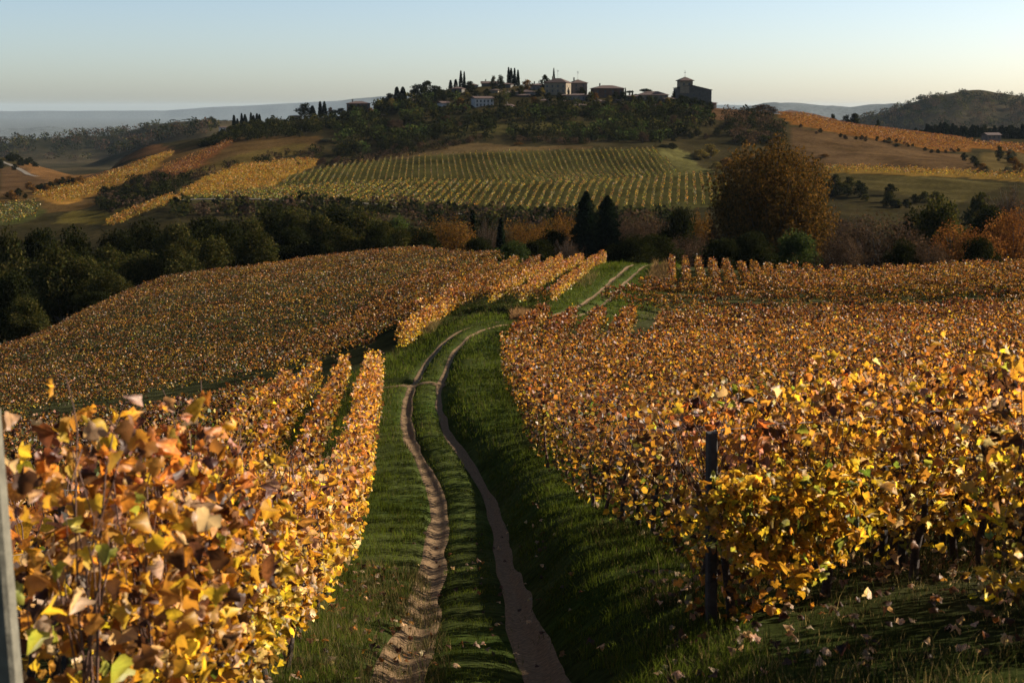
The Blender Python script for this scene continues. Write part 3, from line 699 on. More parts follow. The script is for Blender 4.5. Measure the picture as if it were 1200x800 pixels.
# --- far hillside vineyards
def in_img(poly):
    def t(x, y):
        z = ground(x, y); px, py = proj(x, y, z); return inpoly(px, py, poly)
    return t
V1 = [(322, 219), (345, 205), (420, 190), (500, 183), (600, 178), (770, 175), (786, 194), (803, 204), (760, 209), (640, 214), (480, 212), (330, 220)]
V2 = [(205, 234), (320, 221), (480, 213), (640, 215), (762, 210), (805, 205), (850, 206), (852, 240), (700, 249), (620, 247), (520, 244), (400, 237)]
k = 0
for i in range(70):
    a = -72 + i * 2.65; m = -.06
    for (p, q) in clip_line(np.array([a, 0.]), np.array([m, 1.]), in_img(V1), 560, 730, 3, 8):
        k += 1; far_row(f'thin yellow-green vine row under the village, {ordn(k)} from left', 'vine rows under the village', p, q, 15, .36, MIX_V, 400 + i, H=(.4, 1.6), width=.13, gaps=.1)
k = 0
for i in range(98):
    a = -213 + i * 3.15; m = .12
    for (p, q) in clip_line(np.array([a, 0.]), np.array([m, 1.]), in_img(V2), 470, 640, 3, 8)[:1]:
        k += 1; far_row(f'thin golden vine row on the lower far bench, {ordn(k)} from left', 'vine rows on the far bench', p, q, 12, .44, MIX_VG, 500 + i, H=(.4, 1.7), width=.34, gaps=.1)
def stuff_field(label, poly, m, spacing, dens, size, mix, seed, rng_y=(470, 960), H=(.4, 1.7)):
    parts = []; t = in_img(poly); xs = [p[0] for p in poly]
    a0 = min((xs_ - 600) / F * 700 for xs_ in xs); amin = -700; 
    d = np.array([m, 1.]); d /= np.linalg.norm(d); n_ = np.array([d[1], -d[0]])
    for c in np.arange(-700, 500, spacing):
        for (p, q) in clip_line(n_ * c, d, t, rng_y[0] * (1 - abs(m) * .2) - 500, rng_y[1] + 300, 6, 6):
            if p[1] < 400: continue
            C, sz, col, L = foliage(p, q, dens, size, mix, 2, H, .3, seed + c, top_bias=.6, gaps=.15)
            if len(C): parts.append(leaf_arrays(C, sz, rotations(len(C), .2, 1), LEAF2, col))
    if not parts: print('EMPTY FIELD', label); return
    V, Fq, Cc = join(parts); o = link('vineyard', mesh_np('vineyard', V, Fq, M_leaf_far, Cc))
    tag(o, label, 'vineyard', kind='stuff')
stuff_field('golden vineyard strip rising on the far slope at left', FIELDS[11][1], -.5, 3.0, 8, .45, MIX_G2, 1)
stuff_field('narrow golden vineyard tail descending to the valley wood at left', [(118, 268), (128, 258), (165, 243), (205, 228), (215, 236), (165, 254), (138, 266)], 0.03, 2.0, 10, .42, MIX_G2, 9)
stuff_field('golden vineyard spur on the distant left slope', FIELDS[6][1], .3, 3.2, 5.5, .5, MIX_G2, 2)
stuff_field('rusty vineyard strip on the distant left ridge', FIELDS[7][1], .3, 3.4, 5, .5, MIX_O, 3)
stuff_field('orange vineyard band below the skyline at right', FIELDS[15][1], .5, 3.0, 6, .48, MIX_O, 4)
stuff_field('far orange vineyard at the right edge', FIELDS[16][1], .5, 3.2, 3, .7, MIX_O, 5)
stuff_field('narrow gold vineyard band behind the big tree', FIELDS[19][1], .6, 3.0, 6, .45, MIX_G, 6)
stuff_field('small green vineyard low on the far left slope', FIELDS[10][1], .25, 3.4, 5, .55, MIX_V, 7)

# ------------------------------------------------------------------ trees
TPAL = {'dark': [(.014, .018, .006), (.022, .026, .008), (.034, .034, .011)], 'oak': [(.030, .036, .010), (.055, .055, .015), (.095, .078, .022)],
        'fir': [(.012, .022, .012), (.020, .030, .014)], 'autumn': [(.17, .075, .020), (.24, .105, .022), (.10, .055, .022), (.28, .15, .03)],
        'bigtree': [(.11, .064, .019), (.17, .088, .024), (.25, .12, .028), (.07, .05, .016)],
        'bare': [(.085, .052, .036), (.12, .070, .045), (.06, .042, .028)], 'red': [(.30, .11, .03), (.22, .08, .028), (.38, .16, .04)],
        'green': [(.04, .065, .018), (.06, .08, .022), (.085, .10, .03)], 'gold': [(.27, .18, .04), (.20, .14, .035), (.14, .12, .04)],
        'grey': [(.10, .09, .055), (.13, .11, .07), (.08, .08, .045)]}
def cols(kind, n):
    a = np.array(TPAL[kind]) * .50; return a[rng.integers(0, len(a), n)] * rng.uniform(.7, 1.25, (n, 1))
TREE = {}
def crown_round(n, q, kind, squash=.75, lobes=16, seed=0, low=.18, leafscale=1.0):
    """unit tree (height 1): trunk, limbs and lobed crown; q = leaf size"""
    r = np.random.default_rng(seed)
    cen = []
    for i in range(lobes):
        a = i * 2.4 + r.uniform(-.4, .4); h = (i + .5) / lobes; h = h + r.uniform(-.06, .06)
        rad = (math.sin(min(1, max(0, h)) * math.pi * .86 + .32)) * .30 * r.uniform(.65, 1.08)
        cen.append((math.cos(a) * rad * 1.05, math.sin(a) * rad * 1.05, low + .12 + (0.86 - low - .12) * h, r.uniform(.10, .19)))
    cen.append((0, 0, .55, .24)); cen.append((r.uniform(-.05, .05), r.uniform(-.05, .05), .8, .16))
    cen = np.array(cen); w = cen[:, 3] ** 2; w /= w.sum(); k = r.choice(len(cen), n, p=w)
    d = r.normal(size=(n, 3)); d /= np.linalg.norm(d, axis=1)[:, None]
    rr = np.where(r.uniform(size=n) < .72, r.uniform(.78, 1.12, n), r.uniform(.2, .8, n))
    # clumpy twigs: quantised directions perturb the shell
    bump = vnoise(d[:, 0] * 4 + k * 3.1, d[:, 1] * 4 + d[:, 2] * 5, seed + 3)
    rr = rr * (.78 + .5 * bump)
    C = cen[k, :3] + d * (cen[k, 3] * rr)[:, None] * np.array([1, 1, squash])
    keep = (C[:, 2] > low * .6) & (bump > .2); C = C[keep]; k = k[keep]
    lobetint = r.uniform(.75, 1.3, len(cen))[k][:, None]
    col = cols(kind, len(C)) * lobetint
    v = leaf_arrays(C, q * r.uniform(.6, 1.4, len(C)), rotations(len(C), .2, 1), LEAF2, col)
    lines = []; rad = []
    z = np.linspace(-.04, .62, 7); x = np.cumsum(r.normal(0, .008, 7)); y = np.cumsum(r.normal(0, .008, 7))
    tr = np.stack([x, y, z], 1); lines.append(tr); rad.append(np.linspace(.028, .009, 7))
    for i in range(min(lobes, 12)):
        s = r.uniform(.25, .85); b = tr[int(s * 6)]; e = cen[i, :3]; t = np.linspace(0, 1, 5)[:, None]
        l = b + (e - b) * t; l[:, 2] -= .03 * np.sin(t[:, 0] * 3); lines.append(l); rad.append(np.linspace(.011, .003, 5))
    return v, (lines, rad)
def crown_dome(n, q, kind, lobes=40, seed=0, base=.04, R=.43, lr=.12):
    """one broad dome of small clumps, as of a free-standing round tree"""
    r = np.random.default_rng(seed); cen = []
    for i in range(lobes):
        zz = 1 - 1.75 * (i + .5) / lobes; a = i * 2.39996; rr = math.sqrt(max(0, 1 - min(1, abs(zz)) ** 2)); j = r.uniform(.80, 1.04)
        cen.append((math.cos(a) * rr * R * j, math.sin(a) * rr * R * j, .53 + zz * .40 * j, lr * r.uniform(.7, 1.25)))
    for i in range(lobes // 3): cen.append((*(r.uniform(-.2, .2, 2)), r.uniform(.3, .72), .2))
    cen = np.array(cen); w = cen[:, 3] ** 2; w /= w.sum(); k = r.choice(len(cen), n, p=w)
    d = r.normal(size=(n, 3)); d /= np.linalg.norm(d, axis=1)[:, None]; bump = vnoise(d[:, 0] * 4 + k * 3.1, d[:, 1] * 4 + d[:, 2] * 5, seed + 3)
    rr = np.where(r.uniform(size=n) < .7, r.uniform(.7, 1.15, n), r.uniform(.2, .8, n)) * (.75 + .5 * bump)
    C = cen[k, :3] + d * (cen[k, 3] * rr)[:, None]; keep = C[:, 2] > base; C = C[keep]; k = k[keep]
    col = cols(kind, len(C)) * r.uniform(.72, 1.3, len(cen))[k][:, None]
    v = leaf_arrays(C, q * r.uniform(.5, 1.4, len(C)), rotations(len(C), .1, 1), LEAF2, col)
    z = np.linspace(-.04, .6, 7); tr = np.stack([z * 0, z * 0, z], 1); lines = [tr]; rad = [np.linspace(.03, .012, 7)]
    for i in range(24):
        b = tr[r.integers(1, 5)]; e = cen[r.integers(0, lobes), :3]; t = np.linspace(0, 1, 5)[:, None]; lines.append(b + (e - b) * t + r.normal(0, .008, (5, 3))); rad.append(np.linspace(.010, .0025, 5))
    return v, (lines, rad)
def crown_bare(n, q, kind, seed=0):
    """twiggy, nearly leafless crown: many upright rising twigs carrying a haze of leaf remnants"""
    r = np.random.default_rng(seed); lines = []; rad = []; C = []
    for i in range(5):
        lines.append(np.stack([np.linspace(0, r.uniform(-.1, .1), 5), np.linspace(0, r.uniform(-.1, .1), 5), np.linspace(-.03, .5, 5)], 1)); rad.append(np.linspace(.014, .006, 5))
    for i in range(190):
        a = r.uniform(0, 6.283); b = np.array([0, 0, r.uniform(.05, .4)]); el = r.uniform(.25, 1.5); L = r.uniform(.35, .62) * (1.0 if el < 1.1 else 1.05)
        e = b + L * np.array([math.cos(a) * math.cos(el) * 1.05, math.sin(a) * math.cos(el) * 1.05, math.sin(el)])
        e[2] = min(e[2], 1.0)
        t = np.linspace(0, 1, 4)[:, None]; l = b + (e - b) * t + r.normal(0, .012, (4, 3)); lines.append(l); rad.append(np.linspace(.0045, .0016, 4))
        k = int(n / 190); tt = np.sqrt(r.uniform(.15, 1.0, (k, 1))); C.append(b + (e - b) * tt + r.normal(0, .030, (k, 3)))
    C = np.concatenate(C); col = cols(kind, len(C))
    return leaf_arrays(C, q * r.uniform(.5, 1.3, len(C)), rotations(len(C), -.3, 1), LEAF2, col), (lines, rad)
def crown_cone(n, q, kind, width=.16, seed=0, tiers=0, base=.06, power=.75):
    r = np.random.default_rng(seed); h = base + (1 - base) * r.uniform(0, 1, n) ** 1.1
    prof = (1 - (h - base) / (1 - base)) ** power * np.clip((h - base) / .08 + .35, 0, 1) * width
    if tiers: prof = prof * (.50 + .62 * np.abs(((h * tiers) % 1) - 1) + .22 * r.normal(size=n))
    a = r.uniform(0, 6.283, n); rr = np.sqrt(r.uniform(.25, 1, n)) * (1 + .30 * (vnoise(a * 1.6, h * 9, seed) - .5))
    C = np.stack([np.cos(a) * prof * rr, np.sin(a) * prof * rr, h], 1)
    if tiers: C[:, 2] -= .25 * prof * rr
    return leaf_arrays(C, q * r.uniform(.6, 1.3, n), rotations(n, -.8 if not tiers else .3, 1), LEAF2, cols(kind, n)), ([np.array([[0, 0, -.03], [0, 0, .3], [0, 0, .8]])], [np.array([.018, .013, .004])])
def crown_pine(n, q, seed=0):
    r = np.random.default_rng(seed); C = []
    for i in range(7):
        a = i * .9; c = np.array([math.cos(a) * .22, math.sin(a) * .22, .84 + r.uniform(-.03, .03)]) if i < 6 else np.array([0, 0, .9])
        d = r.normal(size=(n // 7, 3)); d /= np.linalg.norm(d, axis=1)[:, None]; C.append(c + d * np.array([.2, .2, .085]) * r.uniform(.5, 1.05, (len(d), 1)))
    C = np.concatenate(C); ls = [np.array([[0, 0, -.03], [.01, 0, .4], [0, .01, .78]])]; rs = [np.array([.022, .018, .012])]
    for i in range(6):
        a = i * .9; ls.append(np.array([[0, .01, .62], [math.cos(a) * .12, math.sin(a) * .12, .74], [math.cos(a) * .22, math.sin(a) * .22, .84]])); rs.append(np.array([.009, .006, .003]))
    return leaf_arrays(C, q * r.uniform(.6, 1.3, len(C)), rotations(len(C), 0, 1), LEAF2, cols('fir', len(C))), (ls, rs)
def template(key, gen):
    (V, Fq, Cc), (ls, rs) = gen
    TREE[key] = (mesh_np('crown', V, Fq, M_tree, Cc), tube_mesh('trunk', ls, rs, M_tbark, 5))
for i in range(3): template(('dark', i), crown_round(11000, .026, 'dark', lobes=20, seed=i + 1))
for i in range(3): template(('oak', i), crown_round(11000, .026, 'oak', lobes=22, seed=i + 11))
template(('bigtree', 0), crown_dome(64000, .0145, 'bigtree', lobes=90, seed=23, lr=.085))
for i in range(2): template(('autumn', i), crown_dome(11000, .021, 'autumn', lobes=34, seed=i + 31, lr=.11))
template(('red', 0), crown_dome(14000, .019, 'red', lobes=50, seed=35, lr=.1))
template(('domebare', 0), crown_dome(17000, .017, 'bare', lobes=70, seed=36, lr=.09)); template(('domebare', 1), crown_dome(13000, .019, 'bare', lobes=50, seed=37, lr=.1))
for i in range(2): template(('bare', i), crown_bare(17000, .015, 'bare', seed=i + 41))
template(('barered', 0), crown_bare(16000, .016, 'red', seed=47))
for i in range(2): template(('green', i), crown_round(9000, .026, 'green', lobes=16, seed=i + 51, low=.05))
template(('fir', 0), crown_cone(12000, .03, 'fir', .22, 61, tiers=8, base=.02, power=.6)); template(('fir', 1), crown_cone(12000, .03, 'fir', .22, 62, tiers=11, base=.02, power=.5))
for i in range(3): template(('cypress', i), crown_cone(1500, .04, 'fir', [.095, .12, .085][i], 71 + i, base=.04, power=.55))
template(('pine', 0), crown_pine(1400, .045, 81))
for nm, kd in (('sdark', 'dark'), ('soak', 'oak'), ('sgold', 'gold'), ('sgrey', 'grey'), ('srust', 'autumn'), ('sbare', 'bare')):
    for i in range(2): template((nm, i), crown_round(1500, .055, kd, lobes=9, seed=90 + i + len(TREE), low=.02))
SPREAD = {'dark': .42, 'oak': .42, 'bigtree': .44, 'autumn': .42, 'red': .42, 'bare': .45, 'domebare': .45, 'barered': .45, 'green': .42, 'fir': .2, 'cypress': .1, 'pine': .42,
          'sdark': .4, 'soak': .4, 'sgold': .4, 'sgrey': .4, 'srust': .4, 'sbare': .4}
tcount = {}
def tree(key, px, top, D, label, group=None, w=None, name='tree', cat='tree', h=None, sink=0.0, x=None):
    """top = picture row of the crown's top; w = crown width in picture columns"""
    pos = at(px, top, D)
    base = gz(pos.x, D) - sink
    H = (pos.z - base) if h is None else h
    H = max(H, .8)
    n = sum(1 for q in TREE if q[0] == key); i = tcount.get(key, 0); tcount[key] = i + 1
    cm, tm = TREE[(key, i % n)]
    r = thing(name, (pos.x, D, base), label, cat, group, rz=(i * 2.4) % 6.28)
    wd = (w / F * D) / (2 * SPREAD[key]) if w else H
    r.scale = (wd, wd, H)
    link('crown', cm, r); link('trunk', tm, r)
    return r

GB = 'dark evergreen trees in the wooded valley at left'
left = [(14, 312, 205, 62), (48, 300, 232, 70), (70, 285, 228, 70), (100, 300, 228, 64), (130, 318, 222, 50), (8, 268, 270, 60), (45, 262, 275, 64), (88, 268, 262, 60), (125, 282, 245, 60), (140, 264, 285, 60), (172, 258, 280, 62), (165, 292, 240, 56), (205, 255, 275, 60), (205, 285, 240, 55),
        (238, 247, 290, 62), (268, 256, 270, 56), (292, 250, 285, 60), (320, 243, 295, 60), (345, 241, 290, 56), (372, 246, 285, 56), (398, 238, 300, 58), (424, 243, 285, 56), (448, 254, 275, 46), (345, 262, 262, 56), (250, 275, 250, 56), (300, 270, 255, 56), (395, 262, 262, 52), (468, 266, 270, 44), (486, 262, 285, 44), (-25, 290, 230, 80), (-40, 265, 270, 80), (440, 262, 262, 40), (110, 340, 205, 46), (30, 345, 195, 50)]
left.sort()
for i, (px, tp, D, w) in enumerate(left):
    k = 'oak' if i % 5 in (1, 2, 4) else 'dark'
    tree(k, px, tp, D, (f'dense olive-green oak, {ordn(i + 1)} crown from the left in the shaded valley wood' if k == 'oak' else f'blackish evergreen tree, {ordn(i + 1)} crown from the left in the shaded valley wood'), GB if k == 'dark' else 'olive-green oaks in the wooded valley at left', w * 1.15, name='oak_tree' if k == 'oak' else 'evergreen_tree')
one = [('autumn', 525, 252, 262, 66, 'round orange-brown tree in the middle of the valley wood'),
       ('cypress', 554, 247, 275, 16, 'slim dark cypress right of the round orange tree'),
       ('bare', 570, 252, 285, 46, 'brown thinning tree between the two slim cypresses'),
       ('cypress', 587, 256, 270, 14, 'slim black cypress left of the orange bushes'),
       ('autumn', 610, 256, 275, 40, 'orange autumn tree right of the second slim cypress'),
       ('autumn', 636, 258, 280, 40, 'orange tree with a small yellow bush before it'),
       ('autumn', 660, 248, 300, 44, 'tawny orange tree behind the left fir'),
       ('dark', 648, 266, 262, 46, 'dark evergreen bush left of the two firs'),
       ('fir', 687, 225, 262, 46, 'tall dark fir, left one of the pair beside the track'),
       ('fir', 712, 230, 264, 42, 'tall dark fir, right one of the pair beside the track'),
       ('domebare', 738, 248, 285, 52, 'greyish leafless tree right of the two firs'),
       ('domebare', 765, 245, 300, 56, 'pinkish brown leafless tree above the end of the track'),
       ('dark', 742, 276, 215, 66, 'low black evergreen closing the end of the track'),
       ('dark', 770, 270, 225, 56, 'black evergreen bush behind the end of the second terrace'),
       ('dark', 797, 238, 290, 46, 'dark evergreen left of the big tree'),
       ('autumn', 822, 246, 300, 34, 'small orange tree left of the big tree'),
       ('bare', 836, 262, 270, 56, 'brown bare tree at the foot of the big tree'),
       ('domebare', 806, 272, 240, 60, 'dark brown thicket tree above the second terrace'),
       ('bigtree', 905, 158, 272, 128, 'big round tree turning orange-brown that towers over the valley wood'),
       ('green', 935, 266, 235, 66, 'bushy green tree at the right foot of the big tree'),
       ('bare', 972, 238, 320, 76, 'dark bare tree right behind the big tree'),
       ('bare', 1010, 246, 300, 60, 'tall dark thinning tree behind the brown round one'),
       ('domebare', 1030, 249, 250, 108, 'broad brown leafless tree right of the green bush'),
       ('oak', 1103, 228, 265, 74, 'dark green tree with a paler top right of the brown tree'),
       ('red', 1130, 262, 235, 80, 'reddish thinning tree in front of the dark green one'),
       ('dark', 1075, 246, 290, 60, 'dark tree between the brown and the green trees'),
       ('dark', 1160, 234, 300, 56, 'dark tree behind the reddish one near the right edge'),
       ('soak', 1150, 220, 380, 40, 'small dark tree on the field edge at right'),
       ('bare', 1185, 212, 370, 60, 'brown leafless tree above the rust-red one'),
       ('red', 1192, 240, 240, 68, 'rust-red tree at the right edge of the wood'),
       ('dark', 880, 268, 225, 66, 'dark bush under the left half of the big tree'),
       ('dark', 1060, 282, 215, 50, 'low dark bush before the brown tree'),
       ('domebare', 1090, 280, 215, 50, 'low brown thicket under the green tree'),
       ('domebare', 985, 275, 215, 60, 'low dark brown thicket left of the broad brown tree'),
       ('dark', 560, 275, 240, 44, 'low black bush below the slim cypress'),
       ('green', 600, 281, 232, 50, 'low green bush at the foot of the orange trees'),
       ('dark', 630, 279, 238, 50, 'low dark bush at the brow of the left hill'),
       ('bare', 665, 276, 238, 40, 'pale twiggy bush left of the firs'),
       ('dark', 500, 268, 255, 44, 'dark bush left of the round orange tree'),
       ('green', 465, 248, 300, 50, 'green tree at the right end of the dark wood'),
       ('dark', 845, 275, 222, 56, 'black bush above the second terrace left of the big tree'),
       ('dark', 1150, 275, 220, 50, 'low dark bush between the two red trees')]
for k, px, tp, D, w, lab in one:
    tree(k, px, tp, D, lab, None, w * (1.05 if k == 'fir' else 1.08), name={'fir': 'fir_tree', 'cypress': 'cypress_tree'}.get(k, 'broadleaf_tree' if 'bush' not in lab else 'bush'), cat='bush' if 'bush' in lab else 'tree')
for i in range(48):     # backs of the wood, filling the valley floor
    px = -150 + i * 24 + random.uniform(-8, 8); D = random.uniform(310, 385)
    kk = 'sdark' if (px < 480 or random.random() < .5) else random.choice(['sbare', 'soak', 'srust'])
    H = random.uniform(9, 13)
    pos = at(px, 300, D); t_ = thing('tree', (pos.x, D, gz(pos.x, D)), 'tree at the back of the valley wood, half hidden by nearer crowns', 'tree', 'half hidden trees at the back of the valley wood', rz=i)
    cm, tm = TREE[(kk, i % 2)]; t_.scale = (H * .85, H * .85, H); link('crown', cm, t_); link('trunk', tm, t_)

# --- far hill planting
def far_tree(k, px, base_py, D, h, label, group, wr=1.0, name='tree', cat='tree'):
    p = at(px, base_py, D); i = tcount.get(k, 0); tcount[k] = i + 1
    n = sum(1 for q in TREE if q[0] == k); cm, tm = TREE[(k, i % n)]
    r = thing(name, (p.x, D, gz(p.x, D) - .3), label, cat, group, rz=(i * 2.4) % 6.28); r.scale = (h * wr, h * wr, h)
    link('crown', cm, r); link('trunk', tm, r); return r
def top_tree(k, px, top, D, w, label, group=None, name='tree', cat='tree', minh=2):
    p = at(px, top, D); g = gz(p.x, D) - .3; h = max(minh, p.z - g); i = tcount.get(k, 0); tcount[k] = i + 1
    n = sum(1 for q in TREE if q[0] == k); cm, tm = TREE[(k, i % n)]
    r = thing(name, (p.x, D, g), label, cat, group, rz=(i * 2.4) % 6.28); wd = w / F * D / (2 * SPREAD[k]); r.scale = (wd, wd, h)
    link('crown', cm, r); link('trunk', tm, r); return r
CY = [(274, 135, 5), (283, 133, 4), (287, 134, 4), (294, 132, 4), (297, 135, 4), (301, 133, 4), (304, 134, 4), (278, 139, 4)]
for i, (px, t, w) in enumerate(CY):
    top_tree('cypress', px, t, 905, w * 1.5, f'dark cypress on the far left shoulder of the village hill, {ordn(i + 1)} of the line', 'line of cypresses on the left shoulder', 'cypress_tree')
for px, t, w, k, lab in [(356, 120, 19, 'sdark', 'large black rounded tree at the left end of the village ridge'), (366, 124, 8, 'cypress', 'short cypress right of the large rounded tree'),
    (375, 119, 7, 'cypress', 'left one of two tall cypresses beyond the rounded tree'), (380, 119, 7, 'cypress', 'right one of two tall cypresses beyond the rounded tree'), (387, 125, 8, 'sbare', 'thin tree right of the two tall cypresses'),
    (441, 123, 6, 'cypress', 'small cypress right of the villa'), (447, 120, 7, 'cypress', 'small cypress left of the dark grove'), (456, 108, 15, 'sdark', 'rounded dark tree at the left of the dark grove'), (465, 102, 10, 'cypress', 'tall dark cypress in the grove left of the village'),
    (472, 102, 9, 'cypress', 'tall narrow cypress right of the grove'), (488, 98, 20, 'sdark', 'big dark tree crown, left half of the large clump'), (500, 93, 22, 'sdark', 'big dark tree crown at the top of the large clump'), (513, 100, 16, 'sdark', 'dark tree right of the large clump'),
    (528, 94, 6, 'cypress', 'cypress at the foot of the two spires'), (534, 93, 6, 'cypress', 'second cypress at the foot of the two spires'), (540, 83, 4.5, 'cypress', 'left one of two needle-thin cypresses on the skyline'), (544, 84, 4.5, 'cypress', 'right one of two needle-thin cypresses on the skyline'),
    (551, 94, 14, 'sdark', 'low dark tree on the skyline right of the thin cypresses'), (587, 87, 9, 'sdark', 'leaning dark tree left of the cypress cluster'), (578, 88, 8, 'sgrey', 'pale sparse tree on the skyline'), (596, 79, 5, 'cypress', 'first cypress of the skyline cluster'), (599, 80, 5, 'cypress', 'second cypress of the skyline cluster'),
    (603, 80, 5, 'cypress', 'third cypress of the skyline cluster'), (607, 82, 5, 'cypress', 'fourth cypress of the skyline cluster'), (617, 92, 14, 'srust', 'brownish tree right of the cypress cluster'), (639, 86, 13, 'sdark', 'round dark tree left of the tall ochre house'),
    (649, 80, 3, 'cypress', 'needle-thin cypress behind the tall ochre house'), (757, 103.5, 14, 'pine', 'flat umbrella pine above the hipped house'), (733, 103, 3, 'cypress', 'small cypress right of the long house'), (738, 106, 9, 'pine', 'tiny umbrella pine right of the long house'), (745, 110, 5, 'pine', 'smallest umbrella pine by the hipped house'),
    (790, 106, 8, 'sdark', 'dark tree hugging the left of the church'), (800, 112, 18, 'sdark', 'dark tree in front of the church tower'), (812, 114, 16, 'sdark', 'dark tree before the church nave'), (822, 117, 14, 'sdark', 'dark tree at the right of the church wall'), (812, 124, 16, 'srust', 'reddish bush on the slope under the church'),
    (828, 127, 14, 'sgrey', 'tawny bush below the right end of the church'), (420, 125, 18, 'sdark', 'dark tree before the villa on the left ridge'), (400, 126, 14, 'sdark', 'dark tree left of the villa'), (393, 128, 10, 'soak', 'low tree at the left of the villa')]:
    D = 925 if t < 104 and k in ('cypress', 'pine') and px > 520 else 885
    if px in (800, 812, 822, 828) : D = 868
    top_tree(k, px, t, D, w * 1.1, lab, None, 'cypress_tree' if k == 'cypress' else ('umbrella_pine' if k == 'pine' else ('bush' if 'bush' in lab else 'tree')), cat='bush' if 'bush' in lab else 'tree')
for k, px, t, D, w, lab in [('sgold', 819, 174, 690, 20, 'left one of two round golden trees right of the striped vineyard'), ('sgold', 833, 168, 700, 20, 'right one of two round golden trees right of the striped vineyard'), ('sgold', 839, 189, 650, 15, 'pale golden bush below the two round golden trees'), ('sdark', 779, 169, 700, 15, 'dark bush at the top right corner of the striped vineyard'), ('sdark', 788, 167, 705, 13, 'second dark bush at the top right corner of the striped vineyard'),
    ('srust', 852, 183, 640, 18, 'rusty bush left of the big tree on the far slope'), ('sgrey', 523, 166, 720, 13, 'round grey-green bush on the brown field edge'), ('srust', 607, 170, 705, 11, 'small round rusty bush above the striped vineyard'), ('sgrey', 383, 165, 740, 16, 'pale round bush above the golden strip'), ('sbare', 425, 152, 790, 13, 'grey bare tree on the slope left of the village'), ('sgrey', 412, 163, 770, 9, 'small pale bush beside the grassy ledge'),
    ('sbare', 895, 122, 880, 26, 'big brown bush on the skyline right of the church'), ('sdark', 878, 127, 880, 14, 'dark bush left of the big brown one on the skyline'), ('srust', 891, 143, 820, 13, 'rusty bush on the slope below the skyline bush'), ('sbare', 905, 128, 875, 16, 'brown bush right of the big skyline bush'),
    ('sdark', 976, 132, 940, 9, 'small dark tree on the orange ridge'), ('sdark', 991, 134, 935, 12, 'dark round tree on the orange ridge, left of the widest'), ('sdark', 1001, 131, 935, 15, 'widest dark tree on the orange ridge'), ('sdark', 1029, 139, 985, 6, 'tiny dark tree on the ridge at right'),
    ('sgrey', 1040, 167, 800, 16, 'low tawny bush in the brown field at right'), ('sgrey', 1052, 169, 790, 12, 'second low tawny bush in the brown field at right'), ('srust', 966, 180, 690, 14, 'rusty round bush right of the big tree'), ('sdark', 1130, 178, 700, 8, 'dark bush at the top of the right hedge'),
    ('sdark', 1172, 170, 720, 9, 'slim dark tree at the top of the far right hedge')]:
    top_tree(k, px, t, D, w * 1.1, lab, None, 'bush' if 'bush' in lab else 'tree', cat='bush' if 'bush' in lab else 'tree')
for i in range(7): far_tree('cypress', 943 + i * 2.6, 136, 915, random.uniform(2.2, 4), 'small dark cypress in the hedge right of the skyline farmhouse', 'small cypresses by the skyline farmhouse', 1.6, 'cypress_tree')
for i in range(62):      # conifer belt at right
    px = 1047 + i * 3.2 + random.uniform(-1, 1); D = random.uniform(985, 1040)
    top_tree('cypress' if i % 3 else 'sdark', px, 152 - 6 * fbm(np.array([px / 30.]), np.array([0.]), 3)[0] + random.uniform(-2.5, 3) - (2 if px > 1085 else -4), D, random.uniform(6, 10), 'dark conifer in the belt of trees under the right-hand mountain', 'dark conifers in the belt at right', 'conifer_tree')
# trees between the houses of the village
random.seed(21)
for i in range(40):
    px = [560, 572, 586, 600, 612, 624, 634, 645, 656, 668, 680, 690, 700, 711, 722, 732, 741, 752, 763, 774, 785, 796, 806, 818, 829, 420, 436, 462, 480, 496, 508, 520, 530, 538, 548, 632, 660, 688, 716, 744][i] + random.uniform(-3, 3)
    by = np.interp(px, [400, 450, 500, 560, 600, 650, 700, 760, 800, 840], [135, 126, 119, 112, 112, 118, 120, 124, 127, 131]) + random.uniform(-2, 5); D = random.uniform(838, 866)
    k_ = ['sdark', 'sdark', 'cypress', 'sdark', 'soak', 'srust', 'sgold'][i % 7]
    p = at(px, by, D); cm, tm = TREE[(k_, i % 2)]; h = random.uniform(4.5, 7.5) * (1.25 if k_ == 'cypress' else 1)
    r = thing('cypress_tree' if k_ == 'cypress' else 'tree', (p.x, D, gz(p.x, D) - .3), f'dark tree among the village houses, {ordn(i + 1) if i < 25 else ordn(i + 1)} of the garden trees', 'tree', 'garden trees among the village houses', rz=i)
    r['label'] = {'cypress': 'slim cypress in the gardens among the village houses', 'soak': 'olive-green tree in the gardens among the village houses', 'srust': 'rusty autumn tree in the gardens among the village houses', 'sgold': 'yellowing tree in the gardens among the village houses'}.get(k_, 'dark round tree in the gardens among the village houses')
    r.scale = (h * 1.05, h * 1.05, h); link('crown', cm, r); link('trunk', tm, r)
# scrub and hedges
def scatter(n, poly, D0, D1, kinds, h0, h1, label, group, name='bush', cat='bush', wr=1.25):
    c = 0; tries = 0
    xs = [p[0] for p in poly]
    while c < n and tries < n * 60:
        tries += 1
        px = random.uniform(min(xs), max(xs)); D = random.uniform(D0, D1); x = (px - 600) / F * D * 1.02; z = gz(x, D)
        a, b = proj(x, D, z)
        if inpoly(np.array([a]), np.array([b]), poly)[0] and not any(u - 4 < a < w_ + 4 and v < b < t_ + 5 for u, v, w_, t_ in ((549, 110, 580, 127), (602, 104, 630, 119), (636, 92, 735, 121), (744, 106, 787, 119), (403, 118, 435, 129), (446, 132, 467, 142), (510, 118, 528, 127))):
            k = random.choice(kinds); r = thing(name, (x, D, z - .4), label, cat, group, rz=random.uniform(0, 6)); h = random.uniform(h0, h1)
            r.scale = (h * wr, h * wr, h); cm, tm = TREE[(k, c % 2)]; link('crown', cm, r); link('trunk', tm, r); c += 1
